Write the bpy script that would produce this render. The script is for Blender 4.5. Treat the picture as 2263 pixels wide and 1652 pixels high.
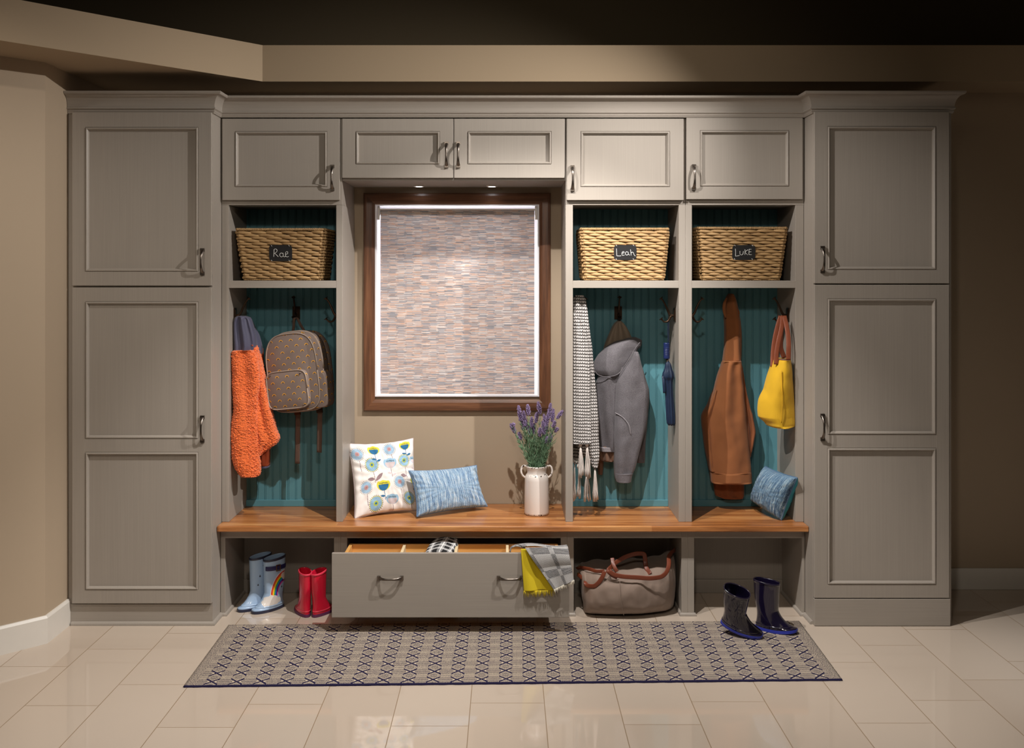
import bpy, math, random
import numpy as np
from mathutils import Vector, noise as mnoise, Matrix
random.seed(7); np.random.seed(7)
for o in list(bpy.data.objects): bpy.data.objects.remove(o)
scn = bpy.context.scene
COL = scn.collection
PI = math.pi
# ------------------------------------------------------------------ camera
F = 2195.0; CX = 1120.0; CY = 601.0; H = 1.77
cam_d = bpy.data.cameras.new('camera'); cam = bpy.data.objects.new('camera', cam_d); COL.objects.link(cam)
cam.location = (0, 0, H); cam.rotation_euler = (PI/2, 0, 0)
cam_d.sensor_width = 36; cam_d.lens = 36*F/2263
cam_d.shift_x = (1131.5-CX)/2263; cam_d.shift_y = (CY-826)/2263
scn.camera = cam
# ------------------------------------------------------------------ world and lamps
w = bpy.data.worlds.new('world'); scn.world = w; w.use_nodes = True
bg = w.node_tree.nodes['Background']; bg.inputs[0].default_value = (1.0, .80, .60, 1); bg.inputs[1].default_value = .035
scn.view_settings.view_transform = 'Standard'; scn.view_settings.look = 'None'
scn.view_settings.gamma = 1; scn.view_settings.use_curve_mapping = False
scn.view_settings.exposure = 0.08
def look(o, target):
    d = Vector(target)-o.location; o.rotation_euler = d.to_track_quat('-Z', 'Y').to_euler()
def spot(name, loc, target, energy, size, blend=.5, rad=.02, col=(1, .90, .80)):
    l = bpy.data.lights.new(name, 'SPOT'); l.energy = energy; l.spot_size = math.radians(size); l.spot_blend = blend
    l.shadow_soft_size = rad; l.color = col
    o = bpy.data.objects.new(name, l); COL.objects.link(o); o.location = loc; look(o, target); return o
def area(name, loc, target, energy, sx, sy, col):
    l = bpy.data.lights.new(name, 'AREA'); l.shape = 'RECTANGLE'; l.size = sx; l.size_y = sy; l.energy = energy; l.color = col
    o = bpy.data.objects.new(name, l); COL.objects.link(o); o.location = loc; look(o, target); return o
NEUT = (1, .95, .90)
spot('track_lamp', (1.9, 3.8, 3.4), (-1.35, 5.0, 1.1), 335, 74, .8, .016, NEUT)
spot('track_lamp', (-.63, 3.82, 3.4), (1.9, 5.0, .8), 225, 60, .75, .016, NEUT)
spot('track_lamp', (.10, 3.74, 3.4), (.0, 4.62, 0), 290, 84, .5, .016, NEUT)
spot('track_lamp', (3.0, 3.7, 3.4), (2.9, 4.2, 0), 150, 34, .9, .03, (.95, .97, 1))
spot('track_lamp', (-1.9, 2.4, 3.4), (-2.4, 4.4, 1.2), 85, 70, .9, .03, (1, .9, .78))  # extra spot added to brighten the left wall, no known fixture
spot('front_fill', (0, .7, 3.3), (0, 5.2, 1.25), 105, 66, .7, .12, (1, .90, .78))  # added frontal fill that lifts the locker backs, not a room lamp
area('ambient_fill', (0, .8, 3.2), (0, 5.3, 1.0), 5, 4, 1.2, (1, .82, .60))  # added soft fill for the ambient level, no fixture behind it
# ------------------------------------------------------------------ helpers
def at(px, py, Y): return Vector(((px-CX)*Y/F, Y, H-(py-CY)*Y/F))
def onz(px, py, Z):
    Y = (H-Z)*F/(py-CY); return Vector(((px-CX)*Y/F, Y, Z))
def X(px, Y): return (px-CX)*Y/F
def ZZ(py, Y): return H-(py-CY)*Y/F
def s2l(v):
    v = v/255.0; return v/12.92 if v <= .04045 else ((v+.055)/1.055)**2.4
def rgb(r, g, b): return (s2l(r), s2l(g), s2l(b))
class MB:
    def __init__(s): s.v = []; s.f = []; s.m = []; s.cols = None
    def add(s, vs, fs, mi=0):
        b = len(s.v); s.v.extend([tuple(p) for p in vs]); s.f.extend([tuple(b+i for i in f) for f in fs]); s.m.extend([mi]*len(fs)); return b
    def box(s, x0, x1, y0, y1, z0, z1, mi=0):
        vs = [(x0,y0,z0),(x1,y0,z0),(x1,y1,z0),(x0,y1,z0),(x0,y0,z1),(x1,y0,z1),(x1,y1,z1),(x0,y1,z1)]
        s.add(vs, [(0,3,2,1),(4,5,6,7),(0,1,5,4),(1,2,6,5),(2,3,7,6),(3,0,4,7)], mi); return s
    def rings(s, rings, cap0=True, cap1=True, mi=0, closed=True):
        n = len(rings[0]); vs = [p for r in rings for p in r]; fs = []
        for i in range(len(rings)-1):
            for j in range(n if closed else n-1):
                k = (j+1) % n; fs.append((i*n+j, i*n+k, (i+1)*n+k, (i+1)*n+j))
        b = s.add(vs, fs, mi)
        if cap0: s.f.append(tuple(b+j for j in range(n-1, -1, -1))); s.m.append(mi)
        if cap1: s.f.append(tuple(b+(len(rings)-1)*n+j for j in range(n))); s.m.append(mi)
        return b
    def tube(s, pts, r, n=10, mi=0, flat=1.0, wdir=None):
        pts = [Vector(p) for p in pts]; N = len(pts); rs = r if isinstance(r, (list, tuple)) else [r]*N; R = []
        up = None
        for i, p in enumerate(pts):
            t = (pts[min(i+1, N-1)]-pts[max(i-1, 0)])
            t = t.normalized() if t.length > 1e-9 else Vector((0,0,1))
            if wdir is not None: a = t.cross(Vector((0, 1, 0))) if isinstance(wdir, str) else Vector(wdir)
            elif up is None: a = Vector((0,0,1)) if abs(t.z) < .9 else Vector((1,0,0))
            else: a = up
            a = (a-t*a.dot(t)); a = a.normalized() if a.length > 1e-6 else t.orthogonal().normalized()
            up = a; b = t.cross(a)
            R.append([p+a*rs[i]*math.cos(2*PI*k/n)+b*rs[i]*flat*math.sin(2*PI*k/n) for k in range(n)])
        s.rings(R, mi=mi); return s
    def lathe(s, cx, cy, prof, n=40, mi=0, cap0=True, cap1=True):
        s.rings([[(cx+r*math.cos(2*PI*k/n), cy+r*math.sin(2*PI*k/n), z) for k in range(n)] for r, z in prof], cap0, cap1, mi); return s
    def rect_sweep(s, x0, x1, z0, z1, prof, mi=0):
        # prof: (inset, y) closed polygon, swept with mitred corners
        n = len(prof); P = []
        for (sx, sz, bx, bz) in ((1,1,x0,z0),(-1,1,x1,z0),(-1,-1,x1,z1),(1,-1,x0,z1)):
            P.append([(bx+sx*a, y, bz+sz*a) for a, y in prof])
        for i in range(4):
            A, B = P[i], P[(i+1) % 4]; m = mi if not isinstance(mi, (tuple, list)) else mi[i % 2]
            s.add(A+B, [(j, (j+1) % n, n+(j+1) % n, n+j) for j in range(n)], m)
        return s
    def grid(s, fn, nu, nv, mi=0):
        vs = [fn(i/nu, j/nv) for j in range(nv+1) for i in range(nu+1)]
        fs = [(j*(nu+1)+i, j*(nu+1)+i+1, (j+1)*(nu+1)+i+1, (j+1)*(nu+1)+i) for j in range(nv) for i in range(nu)]
        return s.add(vs, fs, mi)
def obj(name, mb, mats, parent=None, smooth=False, bevel=0, solid=0, sub=0, fix=True, label=None, stuff=False):
    me = bpy.data.meshes.new(name)
    o0 = Vector((0,0,0)); p = parent
    while p is not None and p.parent is not None: p = p.parent
    if p is not None and p.get('_base') is not None and fix: o0 = Vector(p['_base'])
    me.from_pydata([(a[0]-o0.x, a[1]-o0.y, a[2]-o0.z) for a in mb.v], [], mb.f)
    if not isinstance(mats, (list, tuple)): mats = [mats]
    for m in mats: me.materials.append(m)
    me.polygons.foreach_set('material_index', mb.m)
    if mb.cols is not None:
        ca = me.color_attributes.new('col', 'FLOAT_COLOR', 'POINT'); ca.data.foreach_set('color', np.asarray(mb.cols, dtype=np.float32).ravel())
    import bmesh
    bm = bmesh.new(); bm.from_mesh(me); bmesh.ops.recalc_face_normals(bm, faces=bm.faces); bm.to_mesh(me); bm.free()
    if smooth:
        me.polygons.foreach_set('use_smooth', [True]*len(me.polygons))
    o = bpy.data.objects.new(name, me); COL.objects.link(o)
    if parent is not None: o.parent = parent
    if smooth and smooth != 'all':
        try: me.set_sharp_from_angle(angle=math.radians(42))
        except Exception: pass
    if solid:
        md = o.modifiers.new('solid', 'SOLIDIFY'); md.thickness = solid; md.offset = 0
    if bevel:
        md = o.modifiers.new('bevel', 'BEVEL'); md.width = bevel; md.segments = 2; md.limit_method = 'ANGLE'; md.angle_limit = math.radians(40)
    if sub:
        md = o.modifiers.new('sub', 'SUBSURF'); md.levels = sub; md.render_levels = sub
    if label: o['label'] = label
    if stuff: o['kind'] = 'stuff'
    return o
def tag(o, label, cat, group=None):
    o['label'] = label; o['category'] = cat
    if group: o['group'] = group
    return o
def thing(name, label, cat, base=(0,0,0), group=None):
    o = bpy.data.objects.new(name, None); COL.objects.link(o); o.location = base; o['_base'] = tuple(base)
    o.empty_display_size = .1
    return tag(o, label, cat, group)
def struct(o): o['kind'] = 'structure'; return o
def smoothrows(rows, m):
    A = np.array(rows, float); t = A[:, 0]; tt = np.linspace(t[0], t[-1], m); out = [tt]
    for c in range(1, A.shape[1]):
        y = A[:, c]; d = np.diff(y)/np.diff(t); s = np.zeros(len(t)); s[0] = d[0]; s[-1] = d[-1]
        for i in range(1, len(t)-1):
            s[i] = 0 if d[i-1]*d[i] <= 0 else 2*d[i-1]*d[i]/(d[i-1]+d[i])
        idx = np.clip(np.searchsorted(t, tt, side='right')-1, 0, len(t)-2)
        h = t[idx+1]-t[idx]; u = (tt-t[idx])/h
        out.append((2*u**3-3*u**2+1)*y[idx]+(u**3-2*u**2+u)*h*s[idx]+(-2*u**3+3*u**2)*y[idx+1]+(u**3-u**2)*h*s[idx+1])
    return np.array(out).T
def nz(x, y, z, s=1.0, seed=0): return mnoise.noise(Vector((x*s+seed*7.3, y*s+seed*3.1, z*s)))
def garment(rows, n=96, m=110, fold=.006, freq=7, drift=6, fuzz=0, fs=60, seed=1, power=.75, mb=None, wr=.006, ph=0, mi=0):
    """rows: (py, pxL, pxR, Yfront, Yback) top to bottom -> closed hanging volume"""
    R = smoothrows(rows, m); mb = mb or MB(); rings = []
    for i, (py, l, r, yf, yb) in enumerate(R):
        yc = (yf+yb)/2; a = (X(r, yc)-X(l, yc))/2; cx = (X(r, yc)+X(l, yc))/2; b = (yb-yf)/2; z = ZZ(py, yc)
        e = min(1, min(i, m-1-i)/4); ring = []
        for k in range(n):
            th = 2*PI*k/n; c, s = math.cos(th), math.sin(th)
            x = cx+a*math.copysign(abs(c)**power, c); y = yc+b*math.copysign(abs(s)**power, s)
            x0 = x
            am = fold*e*min(1, a/.04); d = am*math.sin(freq*(x0-cx)/max(a, .02)*1.6+drift*z+ph+1.3*nz(x, 0, z, 3, seed))
            d += wr*e*nz(x+.12*z, 0, z*.28, 16, seed)*1.1+wr*e*.35*nz(x, 0, z*.7, 24, seed+2)
            if fuzz: d += fuzz*abs(nz(x*fs, y*fs, z*fs, 1, seed))*1.6+fuzz*.5*nz(x*fs*2, y*fs*2, z*fs*2, 1, seed)
            sgn = -1 if s <= 0 else .4
            ring.append((x+(c*(abs(d)*.4 if not fuzz else d*.8)), min(5.486+.0004*s, y+sgn*d*abs(s)**.5*(1 if s <= 0 else -1)), z))
        rings.append(ring)
    mb.rings(rings, mi=mi); return mb
# ------------------------------------------------------------------ node expressions
class E:
    nt = None
    def __init__(s, k): s.k = k
    @staticmethod
    def op(o, *a, clamp=False):
        nd = E.nt.nodes.new('ShaderNodeMath'); nd.operation = o; nd.use_clamp = clamp
        for i, q in enumerate(a):
            if isinstance(q, E): E.nt.links.new(q.k, nd.inputs[i])
            else: nd.inputs[i].default_value = q
        return E(nd.outputs[0])
    def __add__(s, b): return E.op('ADD', s, b)
    __radd__ = __add__
    def __sub__(s, b): return E.op('SUBTRACT', s, b)
    def __rsub__(s, b): return E.op('SUBTRACT', b, s)
    def __mul__(s, b): return E.op('MULTIPLY', s, b)
    __rmul__ = __mul__
    def __truediv__(s, b): return E.op('DIVIDE', s, b)
    def floor(s): return E.op('FLOOR', s)
    def frac(s): return E.op('FRACT', s)
    def abs(s): return E.op('ABSOLUTE', s)
    def lt(s, b): return E.op('LESS_THAN', s, b)
    def gt(s, b): return E.op('GREATER_THAN', s, b)
    def sin(s): return E.op('SINE', s)
    def sqrt(s): return E.op('SQRT', s)
    def min(s, b): return E.op('MINIMUM', s, b)
    def max(s, b): return E.op('MAXIMUM', s, b)
    def sat(s): return E.op('ADD', s, 0.0, clamp=True)
def newmat(name):
    m = bpy.data.materials.new(name); m.use_nodes = True; E.nt = m.node_tree
    return m, m.node_tree, m.node_tree.nodes['Principled BSDF']
def coords(kind='Object'):
    nt = E.nt; tc = nt.nodes.new('ShaderNodeTexCoord'); sp = nt.nodes.new('ShaderNodeSeparateXYZ'); nt.links.new(tc.outputs[kind], sp.inputs[0])
    return E(sp.outputs[0]), E(sp.outputs[1]), E(sp.outputs[2])
def vec(x, y, z):
    c = E.nt.nodes.new('ShaderNodeCombineXYZ')
    for i, q in enumerate((x, y, z)):
        if isinstance(q, E): E.nt.links.new(q.k, c.inputs[i])
        else: c.inputs[i].default_value = q
    return E(c.outputs[0])
def nse(v, scale=1, detail=2, rough=.5):
    n = E.nt.nodes.new('ShaderNodeTexNoise'); E.nt.links.new(v.k, n.inputs['Vector']); n.inputs['Scale'].default_value = scale
    n.inputs['Detail'].default_value = detail; n.inputs['Roughness'].default_value = rough; return E(n.outputs[0])
def wht(v):
    n = E.nt.nodes.new('ShaderNodeTexWhiteNoise'); n.noise_dimensions = '3D'; E.nt.links.new(v.k, n.inputs['Vector']); return E(n.outputs['Value'])
def mixc(f, a, b):
    n = E.nt.nodes.new('ShaderNodeMix'); n.data_type = 'RGBA'
    if isinstance(f, E): E.nt.links.new(f.k, n.inputs[0])
    else: n.inputs[0].default_value = f
    for sock, q in ((n.inputs[6], a), (n.inputs[7], b)):
        if isinstance(q, E): E.nt.links.new(q.k, sock)
        else: sock.default_value = (*q[:3], 1)
    return E(n.outputs[2])
def ramp(f, stops):
    n = E.nt.nodes.new('ShaderNodeValToRGB'); E.nt.links.new(f.k, n.inputs[0]); cr = n.color_ramp
    while len(cr.elements) < len(stops): cr.elements.new(.5)
    for e, (p, c) in zip(cr.elements, stops): e.position = p; e.color = (*c[:3], 1)
    return E(n.outputs[0])
def bump(b, h, strength=.3, dist=.001):
    n = E.nt.nodes.new('ShaderNodeBump'); n.inputs['Strength'].default_value = strength; n.inputs['Distance'].default_value = dist
    E.nt.links.new(h.k, n.inputs['Height']); E.nt.links.new(n.outputs[0], b.inputs['Normal'])
def setc(b, c):
    if isinstance(c, E): E.nt.links.new(c.k, b.inputs['Base Color'])
    else: b.inputs['Base Color'].default_value = (*c[:3], 1)
def plain(name, c, rough=.5, metal=0, var=.08, scale=30, bs=0, bd=.001, bscale=400, spec=.5, coat=0, sheen=0):
    m, nt, b = newmat(name); x, y, z = coords(); v = vec(x, y, z); n = nse(v, scale, 3)
    setc(b, mixc(n, [q*(1-var) for q in c], [min(1, q*(1+var)) for q in c]))
    b.inputs['Roughness'].default_value = rough; b.inputs['Metallic'].default_value = metal; b.inputs['Specular IOR Level'].default_value = spec
    b.inputs['Coat Weight'].default_value = coat; b.inputs['Coat Roughness'].default_value = .05; b.inputs['Sheen Weight'].default_value = sheen
    if bs: bump(b, nse(v, bscale, 2), bs, bd)
    return m
def fabric(name, c, rough=.9, var=.12, weave=900, bs=.4, mottle=0, mc=None):
    weave *= 3.2; m, nt, b = newmat(name); x, y, z = coords(); v = vec(x, y, z)
    f = ((x*weave).sin()*(z*weave).sin())*.5+.5
    n = nse(v, 12, 3)
    cc = mixc(n, [q*(1-var) for q in c], [min(1, q*(1+var)) for q in c])
    if mottle:
        cc = mixc(nse(v, mottle, 2, .7).gt(.54), cc, mc)
    setc(b, cc); b.inputs['Roughness'].default_value = rough; b.inputs['Sheen Weight'].default_value = .15
    bump(b, f+nse(v, 300, 2), bs, .001); return m
def attrmat(name, rough=.8, bs=.2, bscale=500, coat=0):
    m, nt, b = newmat(name); a = nt.nodes.new('ShaderNodeAttribute'); a.attribute_name = 'col'; nt.links.new(a.outputs['Color'], b.inputs['Base Color'])
    b.inputs['Roughness'].default_value = rough; b.inputs['Coat Weight'].default_value = coat; b.inputs['Coat Roughness'].default_value = .08
    if bs:
        x, y, z = coords(); bump(b, nse(vec(x, y, z), bscale, 2), bs, .001)
    return m
def grainmat(name, c, rough=.42, axis='z'):
    m, nt, b = newmat(name); x, y, z = coords()
    v = vec(x*220, y*220, z*2.5) if axis == 'z' else vec(x*2.5, y*220, z*220)
    n = nse(v, 1, 3, .6); n2 = nse(vec(x, y, z), 3, 2)
    setc(b, mixc((n*.75+n2*.25), [q*.86 for q in c], [q*1.13 for q in c])); b.inputs['Roughness'].default_value = rough
    bump(b, n, .12, .0006); return m
def woodmat(name, lo, mid, hi, axis, rough=.35, strip=0, sc=1.0):
    m, nt, b = newmat(name); x, y, z = coords()
    a, p, q = {'x': (x, y, z), 'z': (z, x, y)}[axis]
    off = 0.0
    if strip:
        k = (p/strip+.3).floor(); off = wht(vec(k, 3.0, 1.0))*9.0
        a = a+off
    v = vec(a*1.6*sc, p*22*sc, q*22*sc); n = nse(v, 1, 5, .6); n2 = nse(vec(a*5*sc, p*160*sc, q*160*sc), 1, 3, .6)
    f = n*.75+n2*.3-.03
    if strip: f = f+(wht(vec((p/strip+.3).floor(), 1.0, (a/1.1).floor()))-.5)*.16
    setc(b, ramp(f, [(.28, lo), (.5, mid), (.72, hi)])); b.inputs['Roughness'].default_value = rough
    b.inputs['Coat Weight'].default_value = .25; b.inputs['Coat Roughness'].default_value = .25
    bump(b, n2, .15, .0006); return m
GREY = rgb(156, 148, 139)
M = {}
M['paint'] = grainmat('grey_paint', GREY); M['painth'] = grainmat('grey_paint_crosswise', GREY, axis='x')
M['wall'] = plain('tan_wall_paint', rgb(172, 154, 132), .75, var=.02, scale=2, bs=.05, bscale=300)
M['niche'] = M['wall']
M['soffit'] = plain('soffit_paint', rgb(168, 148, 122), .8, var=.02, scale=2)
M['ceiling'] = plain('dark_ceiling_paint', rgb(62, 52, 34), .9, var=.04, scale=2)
M['white'] = plain('white_trim_paint', rgb(215, 210, 202), .4, var=.02)
M['jamb'] = plain('white_jamb', rgb(235, 235, 240), .4, var=.02)
M['pewter'] = plain('pewter', rgb(120, 112, 105), .32, 1, .1, 60)
M['bronze'] = plain('dark_bronze', rgb(74, 58, 46), .35, .9, .2, 60)
M['bench'] = woodmat('walnut_bench', rgb(98, 56, 30), rgb(172, 110, 60), rgb(212, 156, 98), 'x', .32, .062)
M['drawerwood'] = woodmat('maple_drawer', rgb(206, 146, 74), rgb(228, 172, 98), rgb(238, 190, 120), 'x', .4, 0, .6)
M['drawerdark'] = woodmat('stained_wood', rgb(96, 50, 22), rgb(120, 66, 30), rgb(140, 80, 38), 'x', .4)
M['maple_end'] = plain('pale_maple', rgb(228, 208, 168), .5)
M['wh'] = woodmat('window_wood_horizontal', rgb(58, 34, 20), rgb(100, 64, 42), rgb(130, 88, 60), 'x', .4, 0, 1.6)
M['wv'] = woodmat('window_wood_vertical', rgb(58, 34, 20), rgb(100, 64, 42), rgb(130, 88, 60), 'z', .4, 0, 1.6)
M['teal'] = plain('teal_beadboard', rgb(88, 142, 154), .45, var=.05, scale=4, bs=.05)
# ------------------------------------------------------------------ floor
def floormat():
    m, nt, b = newmat('glossy_floor_tile'); x, y, z = coords()
    u = (x+.149)/.3035; k = u.floor(); v = (y-4.107-(k-6.0)*.2064)/.607
    gu = .0016/.3035; gv = .0016/.607
    g = u.frac().lt(gu).max((1-u.frac()).lt(gu)).max(v.frac().lt(gv)).max((1-v.frac()).lt(gv))
    t = wht(vec(k, v.floor(), 0.0)); n = nse(vec(x, y, z), 1.5, 3)
    c = mixc(t*.5+n*.5, rgb(188, 172, 156), rgb(200, 186, 171))
    setc(b, mixc(g, c, rgb(140, 118, 92)))
    nt.links.new((g*.5+.035).k, b.inputs['Roughness']); b.inputs['IOR'].default_value = 1.62
    bump(b, (1-g)*.5, .06, .003)
    return m
fb = MB(); fb.box(-3.6, 3.6, 0.2, 5.55, -.05, 0); struct(obj('floor', fb, floormat()))
YW = 5.55
# back wall with window hole
WX0, WX1, WZ0, WZ1 = -.733, .179, 1.078, 2.150
b = MB()
b.box(-3.6, WX0, YW, YW+.17, 0, 2.97); b.box(WX1, 3.6, YW, YW+.17, 0, 2.97)
b.box(WX0, WX1, YW, YW+.17, 0, WZ0); b.box(WX0, WX1, YW, YW+.17, WZ1, 2.97)
struct(obj('wall_back', b, M['wall']))
# left wall: a short return and a 45 degree leg
b = MB(); P = [(-2.205, 5.55), (-2.205, 4.744), (-3.55, 3.399), (-3.6, 3.5), (-3.6, 5.55)]
b.rings([[(x, y, 0) for x, y in P], [(x, y, 2.771) for x, y in P]])
struct(obj('wall_left', b, M['wall']))
b = MB(); Pb = [(-2.205, 4.985), (-2.205, 4.744), (-3.2, 3.749), (-3.189, 3.738), (-2.19, 4.738), (-2.19, 4.985)]
Pt = [(-2.205, 4.985), (-2.205, 4.744), (-3.2, 3.749), (-3.193, 3.742), (-2.197, 4.741), (-2.197, 4.985)]
b.rings([[(x, y, 0) for x, y in Pb], [(x, y, .120) for x, y in Pb], [(x, y, .132) for x, y in Pt]])
struct(obj('baseboard_left', b, M['white']))
b = MB(); b.box(2.236, 3.6, YW-.014, YW, 0, .119); struct(obj('baseboard_back', b, M['white'], bevel=.003))
# soffit (dropped bulkhead) and dark ceiling
b = MB(); S = [(-3.6, YW+.1), (3.6, YW+.1), (3.6, 5.22), (-1.284, 5.22), (-3.6, 2.85)]
b.rings([[(x, y, 2.771) for x, y in S], [(x, y, 2.962) for x, y in S]])
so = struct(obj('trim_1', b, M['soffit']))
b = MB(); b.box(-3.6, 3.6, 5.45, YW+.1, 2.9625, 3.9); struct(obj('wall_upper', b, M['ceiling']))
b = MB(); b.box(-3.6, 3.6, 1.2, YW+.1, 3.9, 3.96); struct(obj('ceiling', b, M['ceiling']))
# ------------------------------------------------------------------ window
win = bpy.data.objects.new('window_1', None); COL.objects.link(win); win['kind'] = 'structure'
b = MB(); fx0, fx1, fz0, fz1 = X(803, 5.52), X(1217, 5.52), ZZ(908, 5.52), ZZ(426, 5.52); fw = WX0-fx0
b.rect_sweep(fx0, fx1, fz0, fz1, [(0, YW), (0, 5.527), (.004, 5.523), (.016, 5.521), (fw-.018, 5.523), (fw-.006, 5.527), (fw-.001, 5.531), (fw-.001, YW)], mi=(0, 1))
f = obj('window_frame', b, [M['wh'], M['wv']], win)
b = MB(); b.rect_sweep(WX0-.001, WX1+.001, WZ0-.001, WZ1+.001, [(0, 5.533), (.008, 5.533), (.008, 5.72), (0, 5.72)])
obj('window_jamb', b, M['jamb'], win)
m, nt, bs_ = newmat('lit_window_pane'); bs_.inputs['Base Color'].default_value = (.9, .9, .95, 1)
bs_.inputs['Emission Color'].default_value = (.93, .94, 1, 1); bs_.inputs['Emission Strength'].default_value = 3.2; M['pane'] = m
b = MB(); b.box(WX0, WX1, 5.712, 5.72, WZ0, WZ1); obj('window_pane', b, M['pane'], win)
b = MB(); b.rect_sweep(WX0+.007, WX1-.007, WZ0+.007, WZ1-.007, [(0, 5.70), (.02, 5.70), (.02, 5.712), (0, 5.712)]); obj('window_sash', b, M['jamb'], win)
pl = bpy.data.lights.new('window_bulb', 'POINT'); pl.energy = 1.0; pl.shadow_soft_size = .03; pl.color = (1, 1, 1)
po = bpy.data.objects.new('window_bulb', pl); COL.objects.link(po); po.location = at(1030, 590, 5.67)
# roller shade
def shademat(name, trans):
    m, nt, b = newmat(name); x, y, z = coords()
    row = (z/.0022).floor(); w0 = wht(vec(row, 5.0, 0.0)); seg = (x/.046+w0*.5+nse(vec(x*6, 0.0, z*60), 1, 2)*.35); ks = seg.floor()
    r = wht(vec(ks, row, 0.0)); f = nse(vec(x*25, 0.0, z*900), 1, 2, .7)
    blk = wht(vec((x/.055+.2).floor(), (z/.03+wht(vec((x/.055+.2).floor(), 0.0, 2.0))*3).floor(), 4.0))
    c = ramp(r*.55+f*.5-.03+(blk-.5)*.07, [(.05, rgb(70, 66, 66)), (.25, rgb(122, 118, 118)), (.45, rgb(140, 140, 142)), (.58, rgb(188, 146, 118)), (.68, rgb(176, 166, 158)), (.9, rgb(214, 204, 196))])
    setc(b, c); b.inputs['Roughness'].default_value = .85
    if trans:
        tr = nt.nodes.new('ShaderNodeBsdfTranslucent'); nt.links.new(c.k, tr.inputs[0])
        mx = nt.nodes.new('ShaderNodeMixShader'); mx.inputs[0].default_value = trans
        nt.links.new(b.outputs[0], mx.inputs[1]); nt.links.new(tr.outputs[0], mx.inputs[2])
        nt.links.new(mx.outputs[0], nt.nodes['Material Output'].inputs[0])
    return m
sy = 5.60; sx0, sx1 = X(841, sy), X(1181, sy)
sh = thing('roller_shade', 'woven grey and tan roller shade pulled down inside the wood-framed window', 'window shade', ((sx0+sx1)/2, sy, ZZ(872, sy)))
b = MB(); b.grid(lambda u, v: (sx0+(sx1-sx0)*u, sy, ZZ(872, sy)+(ZZ(470, sy)-ZZ(872, sy))*v), 4, 8); obj('shade_cloth', b, shademat('woven_shade', .17), sh)
b = MB(); zr = ZZ(468, sy); b.rings([[(x_, sy+.012+.02*math.cos(t), zr+.02*math.sin(t)) for t in [2*PI*k/24 for k in range(24)]] for x_ in (sx0, sx1)]); obj('roll', b, shademat('woven_roll', 0), sh, smooth=True)
b = MB(); b.box(sx0, sx1, sy-.006, sy+.006, ZZ(874, sy), ZZ(868, sy)); obj('bottom_bar', b, shademat('woven_bar', 0), sh, bevel=.002)
b = MB(); b.box(WX0+.008, WX1-.008, sy-.004, sy+.03, WZ1-.032, WZ1-.022); obj('head_rail', b, M['white'], sh, bevel=.002)
for xa, xb in ((WX0+.008, sx0-.003), (sx1+.003, WX1-.008)):
    b = MB(); b.box(xa, xb, sy-.02, sy+.03, zr-.045, WZ1-.010); obj('bracket', b, M['pewter'] if 0 else M['white'], sh, bevel=.001)
# ------------------------------------------------------------------ cabinetry
YT = 4.99      # tall cabinet body front
YU = 5.14      # locker face
YD = 5.118     # upper door front
def handle_mb(x, y, z, L=.118, horiz=False):
    """arched pull, y is the door face, handle stands towards -y"""
    b = MB(); pts = []; rs = []
    for i in range(25):
        t = -1+2*i/24; out = .031*(1-abs(t)**3.2) + .002; s = t*L/2
        pts.append((x+s, y-out, z) if horiz else (x, y-out, z+s)); rs.append(.0062+.0045*abs(t)**3-.0012*(1-abs(t)))
    b.tube(pts, rs, 10, flat=.62, wdir=(0,0,1) if horiz else (1,0,0))
    for sgn in (-1, 1):
        s = sgn*L/2
        if horiz: b.box(x+s-.008, x+s+.008, y-.012, y, z-.010, z+.010)
        else: b.box(x-.010, x+.010, y-.012, y, z+s-.008, z+s+.008)
    return b
def door(root, x0, x1, z0, z1, yf, panels, hx=None, hz=None, th=.021, st=.067):
    b = MB(); px0, px1 = x0+st, x1-st; zlo, zhi = panels[0][0], panels[-1][1]
    def rc(a, c, e, g, y): return [(a, y, e), (c, y, e), (c, y, g), (a, y, g)]
    vs = rc(x0, x1, z0, z1, yf)+rc(px0, px1, zlo, zhi, yf)+rc(x0, x1, z0, z1, yf+th)+rc(px0, px1, zlo, zhi, yf+th); fs = []
    for k in range(4):
        k2 = (k+1) % 4; fs += [(k, k2, 4+k2, 4+k), (8+k, 12+k, 12+k2, 8+k2), (k, 8+k, 8+k2, k2), (4+k, 4+k2, 12+k2, 12+k)]
    b.add(vs, fs)
    for n_ in range(len(panels)-1): b.box(px0-.01, px1+.01, yf+.0003, yf+th-.001, panels[n_][1], panels[n_+1][0])
    d = obj('door', b, [M['paint'], M['painth']], root, bevel=.0018)
    for (pz0, pz1) in panels:
        p = MB(); p.box(px0-.002, px1+.002, yf+.013, yf+.018, pz0-.002, pz1+.002); obj('panel', p, M['paint'], d)
        q = MB(); q.rect_sweep(px0, px1, pz0, pz1, [(0, yf+.014), (0, yf+.004), (.0012, yf+.001), (.0035, yf-.0028), (.0075, yf-.0036), (.0105, yf-.0015), (.0125, yf+.004), (.014, yf+.006), (.016, yf+.0135), (.016, yf+.016)])
        obj('moulding', q, M['paint'], d, smooth=True)
    if hx is not None: obj('handle', handle_mb(hx, yf, hz), M['pewter'], d, smooth=True)
    return d
def shoe(b, path, zt=.018, o=.014):
    # quarter round following an xy path, out to the left-hand normal
    def nrm(a, c): d = Vector((c[0]-a[0], c[1]-a[1])).normalized(); return Vector((d.y, -d.x))
    prof = [(0, zt)]+[(o*math.sin(t), zt-o+o*math.cos(t)+.0) for t in (.4, .8, 1.2, PI/2)]+[(o, 0), (0, 0)]
    sweep(b, path, prof)
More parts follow.
